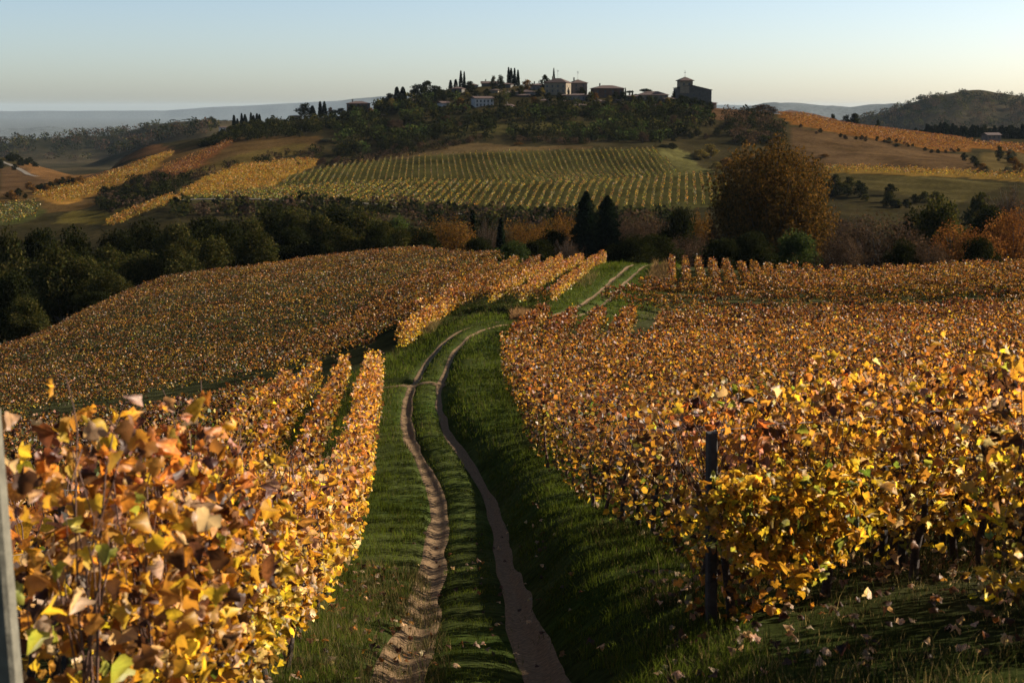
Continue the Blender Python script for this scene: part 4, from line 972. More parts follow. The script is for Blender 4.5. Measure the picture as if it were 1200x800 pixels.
scatter(45, [(385, 140), (450, 121), (500, 110), (600, 105), (760, 124), (832, 130), (845, 142), (770, 168), (690, 168), (560, 163), (440, 180), (395, 190), (395, 160)], 690, 900, ['sdark', 'sdark', 'soak', 'sdark', 'sbare'], 3.5, 7.5, 'dark tree among the scrub on the slope below the village', 'dark trees on the slope below the village', 'tree', 'tree')
scatter(22, [(690, 130), (850, 132), (880, 145), (850, 165), (780, 172), (690, 165)], 690, 880, ['sdark', 'sdark', 'sbare'], 3.5, 6.5, 'dark tree in the wood below the church', 'dark trees in the wood below the church', 'tree', 'tree')
scatter(24, [(255, 160), (300, 146), (400, 138), (400, 165), (300, 172), (255, 180)], 760, 900, ['sdark', 'sdark', 'soak'], 3, 5.5, 'dark tree on the slope at the left end of the village hill', 'dark trees on the left slope of the village hill', 'tree', 'tree')
scatter(40, [(182, 198), (270, 160), (278, 158), (190, 185)], 800, 930, ['sdark'], 2.5, 4.5, 'dark bush in the gully on the distant left slope', 'dark bushes in the left gully')
scatter(45, [(108, 236), (150, 214), (185, 206), (215, 212), (190, 232), (130, 243)], 480, 700, ['sdark', 'soak'], 2.5, 5, 'dark bush in the hollow left of the golden strip', 'dark bushes left of the golden strip')
scatter(30, [(0, 231), (56, 216), (108, 207), (112, 212), (60, 225), (0, 240)], 560, 800, ['sdark', 'srust'], 2.5, 4.5, 'hedge bush along the fold of the distant left slope', 'hedge bushes on the distant left slope')
scatter(22, [(380, 190), (500, 168), (500, 171), (340, 206), (335, 196)], 640, 790, ['sdark', 'sbare'], 2.2, 4, 'dark hedge bush along the top of the striped vineyard', 'hedge bushes along the striped vineyard')
scatter(26, [(1125, 178), (1160, 200), (1190, 204), (1175, 176), (1185, 178), (1200, 204), (1150, 203)], 600, 800, ['sdark', 'sgrey', 'srust'], 2.5, 4.5, 'hedge bush between the brown fields at right', 'hedge bushes between the right-hand fields')
scatter(30, [(930, 148), (1140, 180), (1130, 185), (1040, 172), (925, 154)], 720, 900, ['sdark', 'sbare'], 1.8, 3.2, 'low hedge bush under the orange vineyard band', 'hedge bushes under the orange band')
scatter(24, [(960, 210), (1060, 232), (1100, 236), (1060, 246), (950, 230)], 480, 600, ['sdark', 'soak'], 3, 6, 'dark bush on the lower field edge at right', 'dark bushes on the lower field edge')
scatter(34, [(480, 240), (650, 250), (650, 262), (400, 256), (200, 246), (200, 240), (400, 240)], 400, 500, ['sdark'], 2, 4, 'dark bush on the shaded bank under the far bench', 'dark bushes on the shaded bank')
scatter(22, [(0, 182), (26, 184), (60, 196), (40, 200), (0, 200)], 840, 960, ['sdark'], 3, 5, 'dark tree on the knoll at the left edge', 'dark trees on the left knoll', 'tree', 'tree')
HOUSES = [(549, 110, 580, 127), (602, 104, 630, 119), (636, 92, 735, 121), (744, 106, 787, 119), (403, 118, 435, 129), (446, 132, 467, 142), (510, 118, 528, 127), (790, 95, 840, 118), (456, 147, 505, 149), (578, 144, 700, 147), (500, 134, 560, 136)]
def clear(a, b):
    ok = np.ones(np.shape(a), bool)
    for x0, y0, x1, y1 in HOUSES: ok &= ~((a > x0 - 4) & (a < x1 + 4) & (b > y0) & (b < y1 + 4))
    return ok
def wood(n, poly, D0, D1, kinds, h0, h1, label, quads=52, q=.195):
    xs = [p[0] for p in poly]; m = n * 14; px = rng.uniform(min(xs), max(xs), m); D = rng.uniform(D0, D1, m); x = (px - 600) / F * D * 1.02; z = ground(x, D)
    a, b_ = proj(x, D, z); k = np.nonzero(inpoly(a, b_, poly) & clear(a, b_))[0][:n]; parts = []
    for i in k:
        h = rng.uniform(h0, h1); kd = kinds[rng.integers(0, len(kinds))]; d = rng.normal(size=(quads, 3)); d /= np.linalg.norm(d, axis=1)[:, None]
        r_ = rng.uniform(.55, 1.0, quads) * (.75 + .5 * vnoise(d[:, 0] * 3 + i, d[:, 1] * 3 + d[:, 2] * 4, 3))
        C = np.array([x[i], D[i], z[i] + h * .48]) + d * r_[:, None] * np.array([h * .62, h * .62, h * .5]); C[:, 2] = np.maximum(C[:, 2], z[i])
        parts.append(leaf_arrays(C, h * q * rng.uniform(.6, 1.4, quads), rotations(quads, .1, 1), LEAF2, cols(kd, quads) * rng.uniform(.7, 1.3)))
    V, Fq, Cc = join(parts); tag(link('wood', mesh_np('wood', V, Fq, M_tree, Cc)), label, 'wood', kind='stuff'); print('wood', len(k))
wood(640, [(385, 142), (450, 124), (500, 114), (600, 110), (690, 116), (760, 124), (832, 132), (845, 142), (780, 168), (690, 166), (560, 160), (500, 168), (440, 182), (395, 186), (395, 160)], 690, 905, ['dark', 'dark', 'dark', 'dark', 'oak', 'green'], 3.5, 7, 'dark continuous woodland and scrub covering the slope below the village')
wood(170, [(255, 162), (300, 147), (400, 138), (400, 160), (300, 168), (245, 176)], 770, 905, ['dark', 'dark', 'oak'], 3, 5.5, 'dark scrub on the left end of the village hill')
wood(150, [(186, 198), (245, 168), (276, 158), (270, 164), (236, 180), (200, 196)], 780, 960, ['dark'], 2.5, 4.5, 'dark thicket filling the distant left gully')
wood(260, [(112, 238), (150, 214), (185, 206), (215, 210), (330, 180), (378, 172), (385, 186), (345, 186), (280, 194), (240, 206), (205, 226), (165, 244), (125, 252)], 480, 790, ['dark', 'dark', 'bare'], 2, 4, 'dark scrub in the hollow beside the golden strip')
wood(160, [(400, 192), (500, 170), (560, 161), (690, 166), (690, 170), (560, 166), (500, 180), (400, 195)], 640, 800, ['dark', 'bare'], 2, 3.5, 'dark hedge scrub between the striped vineyard and the woodland')
wood(420, [(-60, 185), (0, 168), (180, 150), (250, 146), (262, 152), (240, 160), (170, 174), (100, 190), (0, 190)], 1500, 2750, ['dark', 'bare', 'oak'], 9, 17, 'patchy woodland on the hazy ridges at left', 50, .17)
wood(500, [(980, 150), (1040, 132), (1080, 117), (1130, 112), (1200, 116), (1330, 122), (1330, 150), (1200, 152), (1040, 152)], 2400, 3000, ['dark', 'bare', 'oak'], 9, 16, 'bushy woodland covering the mountain at right', 60, .16)
wood(240, [(200, 244), (400, 243), (520, 249), (650, 258), (800, 258), (800, 272), (200, 262)], 395, 480, ['dark', 'oak', 'dark', 'bare'], 3, 6, 'dark scrub on the shaded bank above the valley wood')
wood(200, [(840, 128), (905, 136), (920, 150), (915, 172), (860, 170), (840, 150)], 700, 880, ['dark', 'bare'], 2.5, 5, 'dark and brown scrub on the slope right of the church')

# ------------------------------------------------------------------ buildings
M_wall = {k: plain('plaster_' + k, c, .9, .22, .6, .2) for k, c in dict(ochre=(0.168, 0.130, 0.085), grey=(0.130, 0.123, 0.118), pink=(0.147, 0.104, 0.078), stone=(0.074, 0.065, 0.053), white=(0.347, 0.326, 0.295), brick=(0.081, 0.043, 0.028)).items()}
M_roof = plain('roof_tiles', (.06, .036, .027), .9, .35, 1.5, .6)
M_win = plain('window_dark', (.02, .022, .025), .35, .2, 2, 0, .5)
M_shut = plain('shutter_green', (.05, .06, .045), .7, .2, 2, 0)
def mesh_list(name, V, Fc, mat):
    me = bpy.data.meshes.new(name); me.from_pydata(V, [], Fc); me.materials.append(mat); me.update(); return me
def roof_shape(w, d, ov, rise, hip, th=.22):
    a, b = w / 2 + ov, d / 2 + ov; rl = max(.0, (a - b) if hip else a)
    V = [(-a, -b, 0), (a, -b, 0), (a, b, 0), (-a, b, 0), (-rl, 0, rise), (rl, 0, rise)]
    V += [(x, y, z - th) for x, y, z in V[:4]]
    return V, [(0, 1, 5, 4), (1, 2, 5), (2, 3, 4, 5), (3, 0, 4), (6, 7, 1, 0), (7, 8, 2, 1), (8, 9, 3, 2), (9, 6, 0, 3), (9, 8, 7, 6)]
def windows(root, w, d, h, floors, cols_, z0, side='front', ww=.95, wh=1.35, shutters=False):
    fm = windows.mesh.setdefault((ww, wh), mesh_list('window', [(x, y, z) for x in (-ww / 2, ww / 2) for y in (-.06, .04) for z in (0, wh)], [(0, 1, 3, 2), (4, 6, 7, 5), (0, 2, 6, 4), (1, 5, 7, 3), (0, 4, 5, 1), (2, 3, 7, 6)], M_win))
    sm = windows.mesh.setdefault(('s', ww, wh), mesh_list('sill', [(x, y, z) for x in (-ww * .62, ww * .62) for y in (-.14, .02) for z in (-.14, -.02)], [(0, 1, 3, 2), (4, 6, 7, 5), (0, 2, 6, 4), (1, 5, 7, 3), (0, 4, 5, 1), (2, 3, 7, 6)], M_wall['stone']))
    for f in range(floors):
        for c in range(cols_):
            t = (c + .5) / cols_ - .5; z = z0 + f * (h - z0) / floors
            o = link('window', fm, root, (t * w, -d / 2, z) if side == 'front' else (w / 2, t * d, z))
            if side != 'front': o.rotation_euler.z = math.pi / 2
            link('sill', sm, o)
windows.mesh = {}
def house(px0, px1, eave, bottom, D, label, wall, rise_px, hip=True, rot=0.0, depth=9, floors=2, cols_=3, ov=.6, chim=1, name='house', cat='house', antenna=False):
    pl, pr = at(px0, eave, D), at(px1, eave, D); w = pr.x - pl.x; cx = (pl.x + pr.x) / 2; zb = zof(bottom, D); g = min(gz(cx, D), zb) - 1.5; H = pl.z - g
    w = w / (abs(math.cos(rot)) + .35 * abs(math.sin(rot)))
    r = thing(name, (cx, D + depth / 2, g), label, cat, None, rz=rot)
    a, b = w / 2, depth / 2; V = [(x, y, z) for x in (-a, a) for y in (-b, b) for z in (0, H)]; Fc = [(0, 1, 3, 2), (4, 6, 7, 5), (0, 4, 5, 1), (2, 3, 7, 6), (1, 5, 7, 3)]
    rise = rise_px / F * D
    if not hip: V += [(-a, 0, H + rise * .97), (a, 0, H + rise * .97)]; Fc += [(1, 8, 3), (5, 7, 9)]
    link('wall', mesh_list('wall', V, Fc, M_wall[wall]), r)
    rf = link('roof', mesh_list('roof', *roof_shape(w, depth, ov, rise, hip), M_roof), r, (0, 0, H + .12))
    for i in range(chim):
        link('chimney', box_mesh('chimney', .7, .6, rise + 1.1, M_wall['stone']), rf, ((-.25 + .5 * i) * w, .4, .1))
    if antenna: link('antenna', tube_mesh('antenna', [np.array([[0, 0, 0], [0, 0, 5.5]]), np.array([[-.7, 0, 5.0], [.7, 0, 5.0]]), np.array([[-.5, 0, 4.4], [.5, 0, 4.4]])], [np.full(2, .09)] * 3, M_wire, 4), rf, (0, 0, rise * .8))
    vis = H - (zb - g)
    z0 = (zb - g) + vis * .22 if vis > 2 else H * .5
    windows(r, w, depth, H, floors, cols_, z0)
    windows(r, w, depth, H, floors, 2, z0, 'side')
    return r
house(640, 668, 97, 111, 872, 'tall ochre house with a gabled roof below the needle-thin cypress', 'ochre', 5, True, -.35, 10, 2, 4, antenna=True)
house(668, 687, 97.5, 108, 892, 'narrow house with a steep hipped roof right of the tall ochre house', 'pink', 4, True, .25, 9, 2, 2, antenna=True)
house(664, 693, 112, 123, 856, 'long grey house below the tall ochre house', 'grey', 2, True, -.05, 8, 2, 5)
house(656, 668, 112, 117, 862, 'small low annex beside the long grey house', 'pink', 1.5, True, .1, 6, 1, 2, chim=0)
house(694, 731, 103.8, 116, 878, 'broad dark house with a low hipped roof in the middle of the village', 'brick', 3.5, True, .12, 12, 2, 4)
house(748, 783, 111.5, 121, 872, 'hipped ochre farmhouse under the flat umbrella pine', 'ochre', 4.2, True, .05, 11, 2, 6)
house(605, 628, 108, 120, 868, 'shaded grey house left of the tall ochre house', 'grey', 2.5, True, -.2, 9, 2, 4)
house(607, 620, 112, 119, 862, 'small grey cottage before the shaded grey house', 'stone', 1.5, False, -.1, 6, 1, 2, chim=0)
house(553, 577, 115.5, 127, 838, 'pale house with its lit end wall facing the sun, left of the village', 'white', 2.3, False, .35, 8, 2, 5)
house(514, 525, 121, 128, 846, 'small sunlit house with an orange roof half hidden by dark trees', 'white', 2, False, .5, 6, 1, 2, chim=0)
house(622, 639, 100, 107, 900, 'low pale-roofed house between the cypress cluster and the tall ochre house', 'grey', 2, True, .1, 8, 1, 3)
house(586, 600, 99, 105, 905, 'small roof half hidden under the cypress cluster', 'stone', 1.8, True, -.2, 7, 1, 2, chim=0)
for a_, b_, e_, bt_, dd, wl, lb in [(478, 492, 118, 124, 860, 'stone', 'low stone farmhouse between dark trees at the left of the village slope'), (590, 603, 124, 131, 835, 'grey', 'small grey house on the slope below the grey cottage'), (632, 648, 118, 125, 850, 'pink', 'small pink house below the tall ochre house'),
        (712, 730, 118, 124, 855, 'ochre', 'low ochre house below the broad dark one'), (735, 748, 113, 120, 868, 'stone', 'narrow stone house left of the hipped farmhouse'), (778, 792, 116, 123, 866, 'stone', 'low stone house left of the church'), (670, 690, 124, 130, 838, 'stone', 'terrace cottage on the slope under the long grey house'), (548, 560, 100, 105, 915, 'grey', 'small house on the skyline left of the long low roof'),
        (574, 586, 106, 112, 880, 'ochre', 'little ochre house under the small skyline roof'), (591, 606, 109, 115, 874, 'stone', 'stone house left of the shaded grey house'), (640, 654, 128, 134, 832, 'stone', 'lowest stone house on the slope under the tall ochre house'), (696, 710, 119, 125, 852, 'pink', 'pink cottage under the broad dark house'), (530, 543, 104, 110, 890, 'stone', 'small stone house below the two needle-thin cypresses'), (760, 774, 124, 129, 852, 'grey', 'grey shed under the hipped farmhouse'), (652, 664, 119, 124, 848, 'grey', 'tiny grey cottage left of the long grey house')]:
    house(a_, b_, e_, bt_, dd, lb, wl, 2.0, True, random.uniform(-.3, .3), 8, 1, 3)
house(564, 584, 98, 104, 925, 'long low roof on the skyline above the pale house', 'stone', 2.5, False, .02, 8, 1, 4)
house(405, 433, 121.5, 130, 880, 'red-roofed villa on the left end of the ridge', 'brick', 2.6, True, .1, 10, 2, 6)
house(448, 465, 135, 143, 845, 'low grey house on the dark slope below the grove', 'grey', 1.2, True, -.1, 8, 2, 5, chim=0)
house(339, 352, 136, 141, 880, 'low flat-roofed outbuilding left of the rounded black tree', 'stone', .6, True, 0, 7, 1, 3, chim=0)
house(918, 937, 132, 137, 905, 'low farmhouse with a wide roof on the orange ridge at right', 'stone', 3, True, .1, 9, 1, 4, ov=1.2, chim=0)
house(1155, 1173, 158.5, 163, 930, 'low pale farmhouse before the belt of conifers at right', 'pink', 2.6, False, .2, 8, 1, 3, chim=0)
house(834, 838.5, 121, 127, 866, 'small sunlit brick shed at the right foot of the church', 'brick', .8, False, .5, 4, 1, 1, chim=0)
house(256, 264, 149.5, 153, 1250, 'tiny white house below the left line of cypresses', 'white', .8, False, .3, 6, 1, 2, chim=0)
for i, (a, b, e, bt) in enumerate([(203, 209, 143, 146), (211, 219, 144, 147), (221, 232, 142.5, 146)]):
    house(a, b, e, bt, 2480, ['leftmost tiny white house on the hazy ridge', 'middle tiny white house on the hazy ridge', 'rightmost tiny white house on the hazy ridge, widest of three'][i], 'white', .8, True, .3, 12, 1, 2, chim=0)
for i, (px, t) in enumerate([(203, 140), (209, 141), (216, 140), (222, 139), (228, 139.5), (234, 141), (257, 141), (264, 140.5), (272, 141)]):
    top_tree('pine', px, t, 2440, 8, 'tiny umbrella pine on the hazy ridge at left', 'umbrella pines on the hazy ridge', 'umbrella_pine')
# church: nave with a lean roof and a bell tower
def church():
    D = 880; pl, pr = at(792, 106, D), at(834, 106, D); w = pr.x - pl.x; cx = (pl.x + pr.x) / 2; g = zof(129, D) - 1; dep = 13
    r = thing('church', (cx, D + dep / 2, g), 'stone church with a square bell tower and vane at the right end of the village', 'church')
    zl = zof(100.5, D) - g; zr = zof(106.2, D) - g; a, b = w / 2, dep / 2; xt = at(811, 100, D).x - cx; zlow = zof(103.5, D) - g
    V = [(-a, -b, 0), (a, -b, 0), (a, b, 0), (-a, b, 0), (-a, -b, zlow), (xt, -b, zl), (a, -b, zr), (a, b, zr), (xt, b, zl), (-a, b, zlow)]
    link('wall', mesh_list('wall', V, [(0, 1, 6, 5, 4), (1, 2, 7, 6), (2, 3, 9, 8, 7), (3, 0, 4, 9), (4, 5, 8, 9), (5, 6, 7, 8)], M_wall['stone']), r)
    o = .5; V = [(xt - .2, -b - o, zl + .15), (a + o, -b - o, zr + .05), (a + o, b + o, zr + .05), (xt - .2, b + o, zl + .15)]; V += [(x, y, z + .35) for x, y, z in V]
    Fb = [(0, 3, 2, 1), (4, 5, 6, 7), (0, 1, 5, 4), (1, 2, 6, 5), (2, 3, 7, 6), (3, 0, 4, 7)]
    link('roof', mesh_list('roof', V, Fb, M_roof), r)
    V = [(-a - .3, -b - o, zlow + .12), (xt - .3, -b - o, zl + .12), (xt - .3, b + o, zl + .12), (-a - .3, b + o, zlow + .12)]; V += [(x, y, z + .3) for x, y, z in V]
    link('roof', mesh_list('roof', V, Fb, M_roof), r)
    tw = at(811, 96, D).x - at(796, 96, D).x; tx = (at(803.5, 96, D).x) - cx; zt = zof(94.6, D) - g
    t = link('bell_tower', mesh_list('bell_tower', [(x, y, z) for x in (-tw / 2, tw / 2) for y in (-tw / 2, tw / 2) for z in (zlow - 3, zt)], [(0, 1, 3, 2), (4, 6, 7, 5), (0, 4, 5, 1), (2, 3, 7, 6), (1, 5, 7, 3)], M_wall['ochre']), r, (tx, -b + tw / 2 - .3, 0))
    t.rotation_euler.z = .15
    rv = mesh_list('tower_roof', [(-tw / 2 - .8, -tw / 2 - .8, 0), (tw / 2 + .8, -tw / 2 - .8, 0), (tw / 2 + .8, tw / 2 + .8, 0), (-tw / 2 - .8, tw / 2 + .8, 0), (0, 0, 2.3), (-tw / 2 - .8, -tw / 2 - .8, -.3), (tw / 2 + .8, -tw / 2 - .8, -.3), (tw / 2 + .8, tw / 2 + .8, -.3), (-tw / 2 - .8, tw / 2 + .8, -.3)],
                   [(0, 1, 4), (1, 2, 4), (2, 3, 4), (3, 0, 4), (5, 6, 1, 0), (6, 7, 2, 1), (7, 8, 3, 2), (8, 5, 0, 3), (8, 7, 6, 5)], M_roof)
    link('tower_roof', rv, t, (0, 0, zt + .1))
    link('weather_vane', tube_mesh('weather_vane', [np.array([[0, 0, 2.2], [0, 0, 6.2]]), np.array([[-.5, 0, 4.9], [.5, 0, 4.9]])], [np.full(2, .12)] * 2, M_wire, 4), t, (0, 0, zt))
    am = mesh_list('belfry_opening', [(x, y, z) for x in (-.55, .55) for y in (-.08, .1) for z in (0, 1.7)], [(0, 1, 3, 2), (4, 6, 7, 5), (0, 2, 6, 4), (1, 5, 7, 3), (0, 4, 5, 1), (2, 3, 7, 6)], M_win)
    for s in (-1.7, 1.7): link('belfry_opening', am, t, (s, -tw / 2, zt - 3))
    windows(r, w * .5, dep, zr, 2, 3, zr * .45)
church()
# masts on the mountain
for i, (px, t, b) in enumerate([(1120, 106, 111.5), (1124, 103.5, 111.5)]):
    D = 2880; p = at(px, b, D); h = zof(t, D) - p.z + 3; r = thing('radio_mast', (p.x, D, p.z - 3), ['shorter lattice mast on the mountain top', 'taller lattice mast on the mountain top'][i], 'mast')
    link('lattice', tube_mesh('lattice', [np.array([[-.8, 0, 0], [0, 0, h]]), np.array([[.8, 0, 0], [0, 0, h]])] + [np.array([[-.8 * (1 - q), 0, q * h], [.8 * (1 - q - .12), 0, (q + .12) * h]]) for q in np.arange(0, .85, .12)], [np.full(2, .35)] * 9 + [np.full(2, .2)] * 3, M_wire, 4) if False else tube_mesh('lattice', [np.array([[-.8, 0, 0], [0, 0, h]]), np.array([[.8, 0, 0], [0, 0, h]])], [np.full(2, .4)] * 2, M_wire, 4), r)
# far right roads / paths on the left hillside
def path(pts, half, label):
    V = []; Fq = []
    P_ = []
    for px, D in pts: P_.append(((px - 600) / F * D * 1.02, D))
    l = smooth_line(np.array(P_), 60); tg = np.gradient(l, axis=0); tg /= np.linalg.norm(tg, axis=1)[:, None]; nr = np.stack([tg[:, 1], -tg[:, 0]], 1)
    for s in (-1, 0, 1):
        q = l + nr * half * s; V.append(np.stack([q[:, 0], q[:, 1], ground(q[:, 0], q[:, 1]) + .25], 1))
    V = np.concatenate(V); i = np.arange(59)
    Fq = np.concatenate([np.stack([i + 60 * k, i + 60 * (k + 1), i + 61 + 60 * k, i + 1 + 60 * k], 1) for k in range(2)])
    tag(link('path', mesh_np('path', V, Fq, M_field)), label, kind='structure')
path([(190, 505), (260, 512), (400, 508), (520, 487), (640, 470)], 1.6, 'pale farm road under the lower edge of the far bench')
path([(12, 905), (30, 870), (60, 780)], 1.8, 'pale path crossing the distant left slope')

# ------------------------------------------------------------------ foreground things
# grey post at the left edge
pp = at(-1, 480, 4.15); g0 = gz(pp.x, 4.15)
pr_ = thing('trellis_post', (pp.x, 4.15, g0), 'tall square grey trellis post at the left edge with its right side in the sun', 'post')
o = link('shaft', box_mesh('shaft', .075, .07, pp.z - g0, M_conc, .97, .012), pr_); pr_.rotation_euler = (0, math.radians(-1.3), math.radians(-8))
# grass
def not_pit(x, y):
    return ~((np.abs(x + .9) < 3.0) & (np.abs(y - 99.5) < 1.7)) & ~((np.abs(x + 5.9) < 1.2) & (np.abs(y - 66.5) < 1.4))
def blades(C, h, w, lean, col):
    n = len(C); a = rng.uniform(0, 6.283, n); dx = np.cos(a); dy = np.sin(a); b = rng.uniform(0, 6.283, n)
    s = np.stack([dx, dy, 0 * dx], 1) * (w / 2)[:, None]; l = np.stack([np.cos(b), np.sin(b), 0 * b], 1) * (lean * h)[:, None]
    up = np.zeros((n, 3)); up[:, 2] = h
    v = np.stack([C - s, C + s, C + s * .6 + l * .35 + up * .6, C - s * .6 + l * .35 + up * .6, C + l + up], 1)
    i = (np.arange(n) * 5)[:, None]
    return v.reshape(-1, 3), [np.concatenate([i + np.array([[0, 1, 2, 3]])]), np.concatenate([i + np.array([[3, 2, 4]])])], np.repeat(col, 5, 0)
def grass(n, D0, D1, off0, off1, hmul, wmin, name, label, seed, dry=.12, skip_ruts=True):
    D = D0 * (D1 / D0) ** rng.uniform(0, 1, n)
    # follow the track line
    tz = np.interp(D, TRK[:330, 1], TRK[:330, 0]); off = rng.uniform(off0, off1, n); x = tz + off; y = D
    k = (off < 2.1 + (D - 10) * .12); x = x[k]; y = y[k]; D = D[k]; n = len(x)
    if skip_ruts:
        t = track_off(x, y); e = (fbm(x / .3, y / .3, 5, 2) - .5) * .34
        keep = (np.abs(np.abs(t) - RUT) > .25 + .13 * np.clip((24 - y) / 12, 0, 1) + e) | (rng.uniform(0, 1, n) < .05); x = x[keep]; y = y[keep]; t = t[keep]; D = D[keep]
    else: t = x * 0 + 9
    k = not_pit(x, y); x = x[k]; y = y[k]; t = t[k]; D = D[k]
    cl = fbm(x / .45, y / .45, seed, 3); cl2 = fbm(x / 2.5, y / 2.5, seed + 9, 3)
    keep = rng.uniform(0, 1, len(x)) < np.clip(cl * 1.6 - .1, .15, 1); x = x[keep]; y = y[keep]; cl = cl[keep]; cl2 = cl2[keep]; D = D[keep]; t = t[keep]
    h = hmul * (.04 + .22 * cl ** 2.2 * 1.5) * rng.uniform(.5, 1.4, len(x)) * np.clip(.55 + np.abs(t) * .35, .5, 1.5)
    w = np.maximum(wmin, D * .00042) * rng.uniform(.7, 1.4, len(x))
    base = np.array([.042, .062, .008]); alt = np.array([.088, .104, .016]); dr = np.array([.10, .085, .035])
    q = rng.uniform(0, 1, (len(x), 1)); col = base * (1 - q) + alt * q; col = .82 * col * (.45 + 1.1 * cl2[:, None])
    d = rng.uniform(0, 1, len(x)) < dry * (.3 + 2.2 * cl2 ** 2) + np.clip(np.abs(t) - 3, 0, 1) * .12; col[d] = dr * rng.uniform(.5, 1.1, (d.sum(), 1))
    z = ground(x, y) - .01
    V, Fq, Cc = blades(np.stack([x, y, z], 1), h, w, rng.uniform(.1, .9, len(x)), col)
    o = link(name, mesh_np(name, V, Fq, M_grass, Cc)); tag(o, label, 'grass', kind='stuff')
grass(110000, 8.5, 40, -2.6, 4.2, .68, .0055, 'grass', 'short green grass on the track verge and between its ruts', 3, dry=.05)
grass(60000, 40, 150, -5.0, 5.0, 1.3, .01, 'grass', 'green grass along the farther part of the track', 5)
def grass_patch(n, poly, hmul, w0, label, seed, dry, tall=0, cols_=None, shade_mul=1.0):
    xs = [p[0] for p in poly]; ys = [p[1] for p in poly]
    x = rng.uniform(min(xs), max(xs), n); y = rng.uniform(min(ys), max(ys), n); k = inpoly(x, y, poly) & not_pit(x, y); x = x[k]; y = y[k]
    cl = fbm(x / .5, y / .5, seed, 3); k = rng.uniform(0, 1, len(x)) < np.clip(cl * 2.2 - .5, .05, 1); x = x[k]; y = y[k]; cl = cl[k]
    h = hmul * (.05 + .2 * cl ** 2) * rng.uniform(.5, 1.5, len(x)) + tall * (rng.uniform(0, 1, len(x)) < .06) * rng.uniform(.5, 1, len(x))
    q = rng.uniform(0, 1, (len(x), 1)); col = np.array([.024, .035, .009]) * (1 - q) + np.array([.045, .052, .017]) * q; col = col * shade_mul
    d = rng.uniform(0, 1, len(x)) < dry; col[d] = np.array([.17, .125, .06]) * rng.uniform(.4, 1.1, (d.sum(), 1))
    if cols_ is not None: col = np.array(cols_) * rng.uniform(.5, 1.3, (len(x), 1))
    V, Fq, Cc = blades(np.stack([x, y, ground(x, y) - .01], 1), h, np.maximum(w0, y * .0004) * rng.uniform(.7, 1.3, len(x)), rng.uniform(.1, .8, len(x)), col)
    tag(link('grass', mesh_np('grass', V, Fq, M_grass, Cc)), label, 'grass', kind='stuff')
grass_patch(95000, [(.6, 7.3), (6.5, 7.3), (8, 14), (8, 22), (1.2, 22), (1.2, 12)], .75, .006, 'weedy grass under the vines on the right', 7, .3, .2, None, .62)  # blade colour darkened to paint in the shade under the vines
grass_patch(30000, [(-2.2, 6), (-.4, 6), (-.6, 14), (-1.5, 24), (-2.8, 24), (-3.2, 12)], 1.2, .005, 'dry tangled grass at the foot of the left vine row', 9, .5, .25)
grass_patch(24000, [(-7, 28), (-3.6, 28), (-5.5, 68), (-13, 68)], 1.8, .012, 'green grass between the vine rows on the left', 13, .15)
grass_patch(6000, [(xpx(486, 98), 98), (xpx(520, 98), 98), (xpx(508, 91), 91), (xpx(484, 91), 91)], 3.2, .02, 'tawny dry tall grass at the left of the bend', 15, .9, .3)
grass_patch(6000, [(xpx(598, 93), 93), (xpx(622, 93), 93), (xpx(626, 97), 97), (xpx(600, 97), 97)], 3.4, .02, 'russet tall grass in front of the open pit at the bend', 17, .9, .35, (.22, .12, .06))
grass_patch(9000, [(xpx(752, 116), 116), (xpx(778, 118), 118), (xpx(782, 138), 138), (xpx(762, 138), 138)], 4.5, .025, 'russet dry brush at the top right of the track', 19, .9, .4, (.18, .11, .055))
grass_patch(5000, [(xpx(650, 116), 116), (xpx(690, 118), 118), (xpx(700, 132), 132), (xpx(688, 132), 132)], 3, .02, 'dry grass on the bank left of the upper track', 21, .6, .2)
grass_patch(30000, [(xpx(556, 118), 104), (xpx(640, 104), 104), (xpx(705, 146), 146), (xpx(640, 146), 146)], 1.8, .02, 'green grass between the rows by the upper track', 23, .1)
grass_patch(26000, [(xpx(480, 92), 92), (xpx(640, 100), 100), (xpx(650, 106), 106), (xpx(495, 108), 108)], 1.6, .02, 'green grass around the open pit behind the bend', 25, .1)
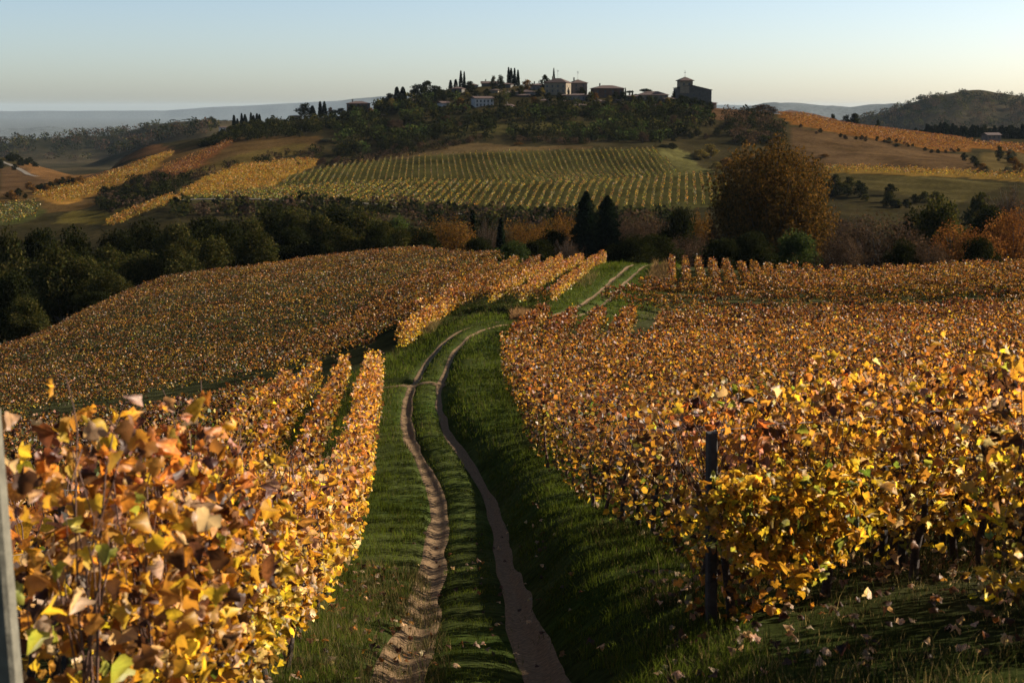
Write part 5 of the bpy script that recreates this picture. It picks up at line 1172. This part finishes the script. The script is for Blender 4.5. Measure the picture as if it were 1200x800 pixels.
# fallen leaves
def litter(n, poly, label, mix, size=.075):
    xs = [p[0] for p in poly]; ys = [p[1] for p in poly]
    x = rng.uniform(min(xs), max(xs), n); y = rng.uniform(min(ys), max(ys), n); k = inpoly(x, y, poly); x = x[k]; y = y[k]; n = len(x)
    R = rotations(n, 0, 1); a = rng.uniform(0, 6.283, n); Z = np.stack([rng.normal(0, .35, n), rng.normal(0, .35, n), np.ones(n)], 1); Z /= np.linalg.norm(Z, axis=1)[:, None]
    Y = np.stack([np.cos(a), np.sin(a), 0 * a], 1); Y -= (Y * Z).sum(1)[:, None] * Z; Y /= np.linalg.norm(Y, axis=1)[:, None]; X = np.cross(Y, Z); R = np.stack([X, Y, Z], 2)
    C = np.stack([x, y, ground(x, y) + rng.uniform(.03, .1, n)], 1); parts = []
    wh = rng.integers(0, 6, n); col = palette(mix, n); s = size * rng.uniform(.6, 1.2, n)
    for j in range(6):
        m = wh == j
        if m.any(): parts.append(leaf_arrays(C[m], s[m], R[m], LEAF0[j], col[m]))
    V, Fq, Cc = join(parts); tag(link('fallen_leaves', mesh_np('fallen_leaves', V, Fq, M_leaf, Cc)), label, 'leaves', kind='stuff')
litter(900, [(.8, 8.5), (6.5, 8.5), (8, 16), (1.4, 16), (1.3, 11)], 'dry fallen vine leaves on the ground under the right vines', dict(tan=3, brown=3, pink=2, rust=1))
litter(500, [(-2.2, 6), (-.7, 6), (-.9, 14), (-2, 24), (-3, 24), (-3, 12)], 'dry fallen vine leaves along the foot of the left row', dict(tan=2, brown=3, rust=3, orange=1))
litter(160, [(-.7, 12), (.9, 12), (.6, 30), (-2.2, 30)], 'a few fallen vine leaves scattered over the track', dict(tan=2, brown=3, rust=1), .07)

# ------------------------------------------------------------------ the air
def haze():
    x0, x1, y0, y1, z0, z1 = -36000, 46000, -30, 36000, -260, 62
    V = [(x, y, z) for x in (x0, x1) for y in (y0, y1) for z in (z0, z1)]
    me = mesh_list('haze', V, [(0, 1, 3, 2), (4, 6, 7, 5), (0, 4, 5, 1), (2, 3, 7, 6), (1, 5, 7, 3), (0, 2, 6, 4)], None) if False else bpy.data.meshes.new('haze')
    if not me.polygons: me.from_pydata(V, [], [(0, 1, 3, 2), (4, 6, 7, 5), (0, 4, 5, 1), (2, 3, 7, 6), (1, 5, 7, 3), (0, 2, 6, 4)])
    m, n, out = newmat('haze'); v = n.nodes.new('ShaderNodeVolumePrincipled'); v.inputs['Density'].default_value = HAZE; v.inputs['Color'].default_value = (.44, .55, .63, 1); v.inputs['Anisotropy'].default_value = 0.0
    n.links.new(v.outputs[0], out.inputs['Volume']); me.materials.append(m)
    o = link('haze', me); tag(o, 'pale blue air that fades the far hills', kind='stuff')
HAZE = 1.6e-5
haze()
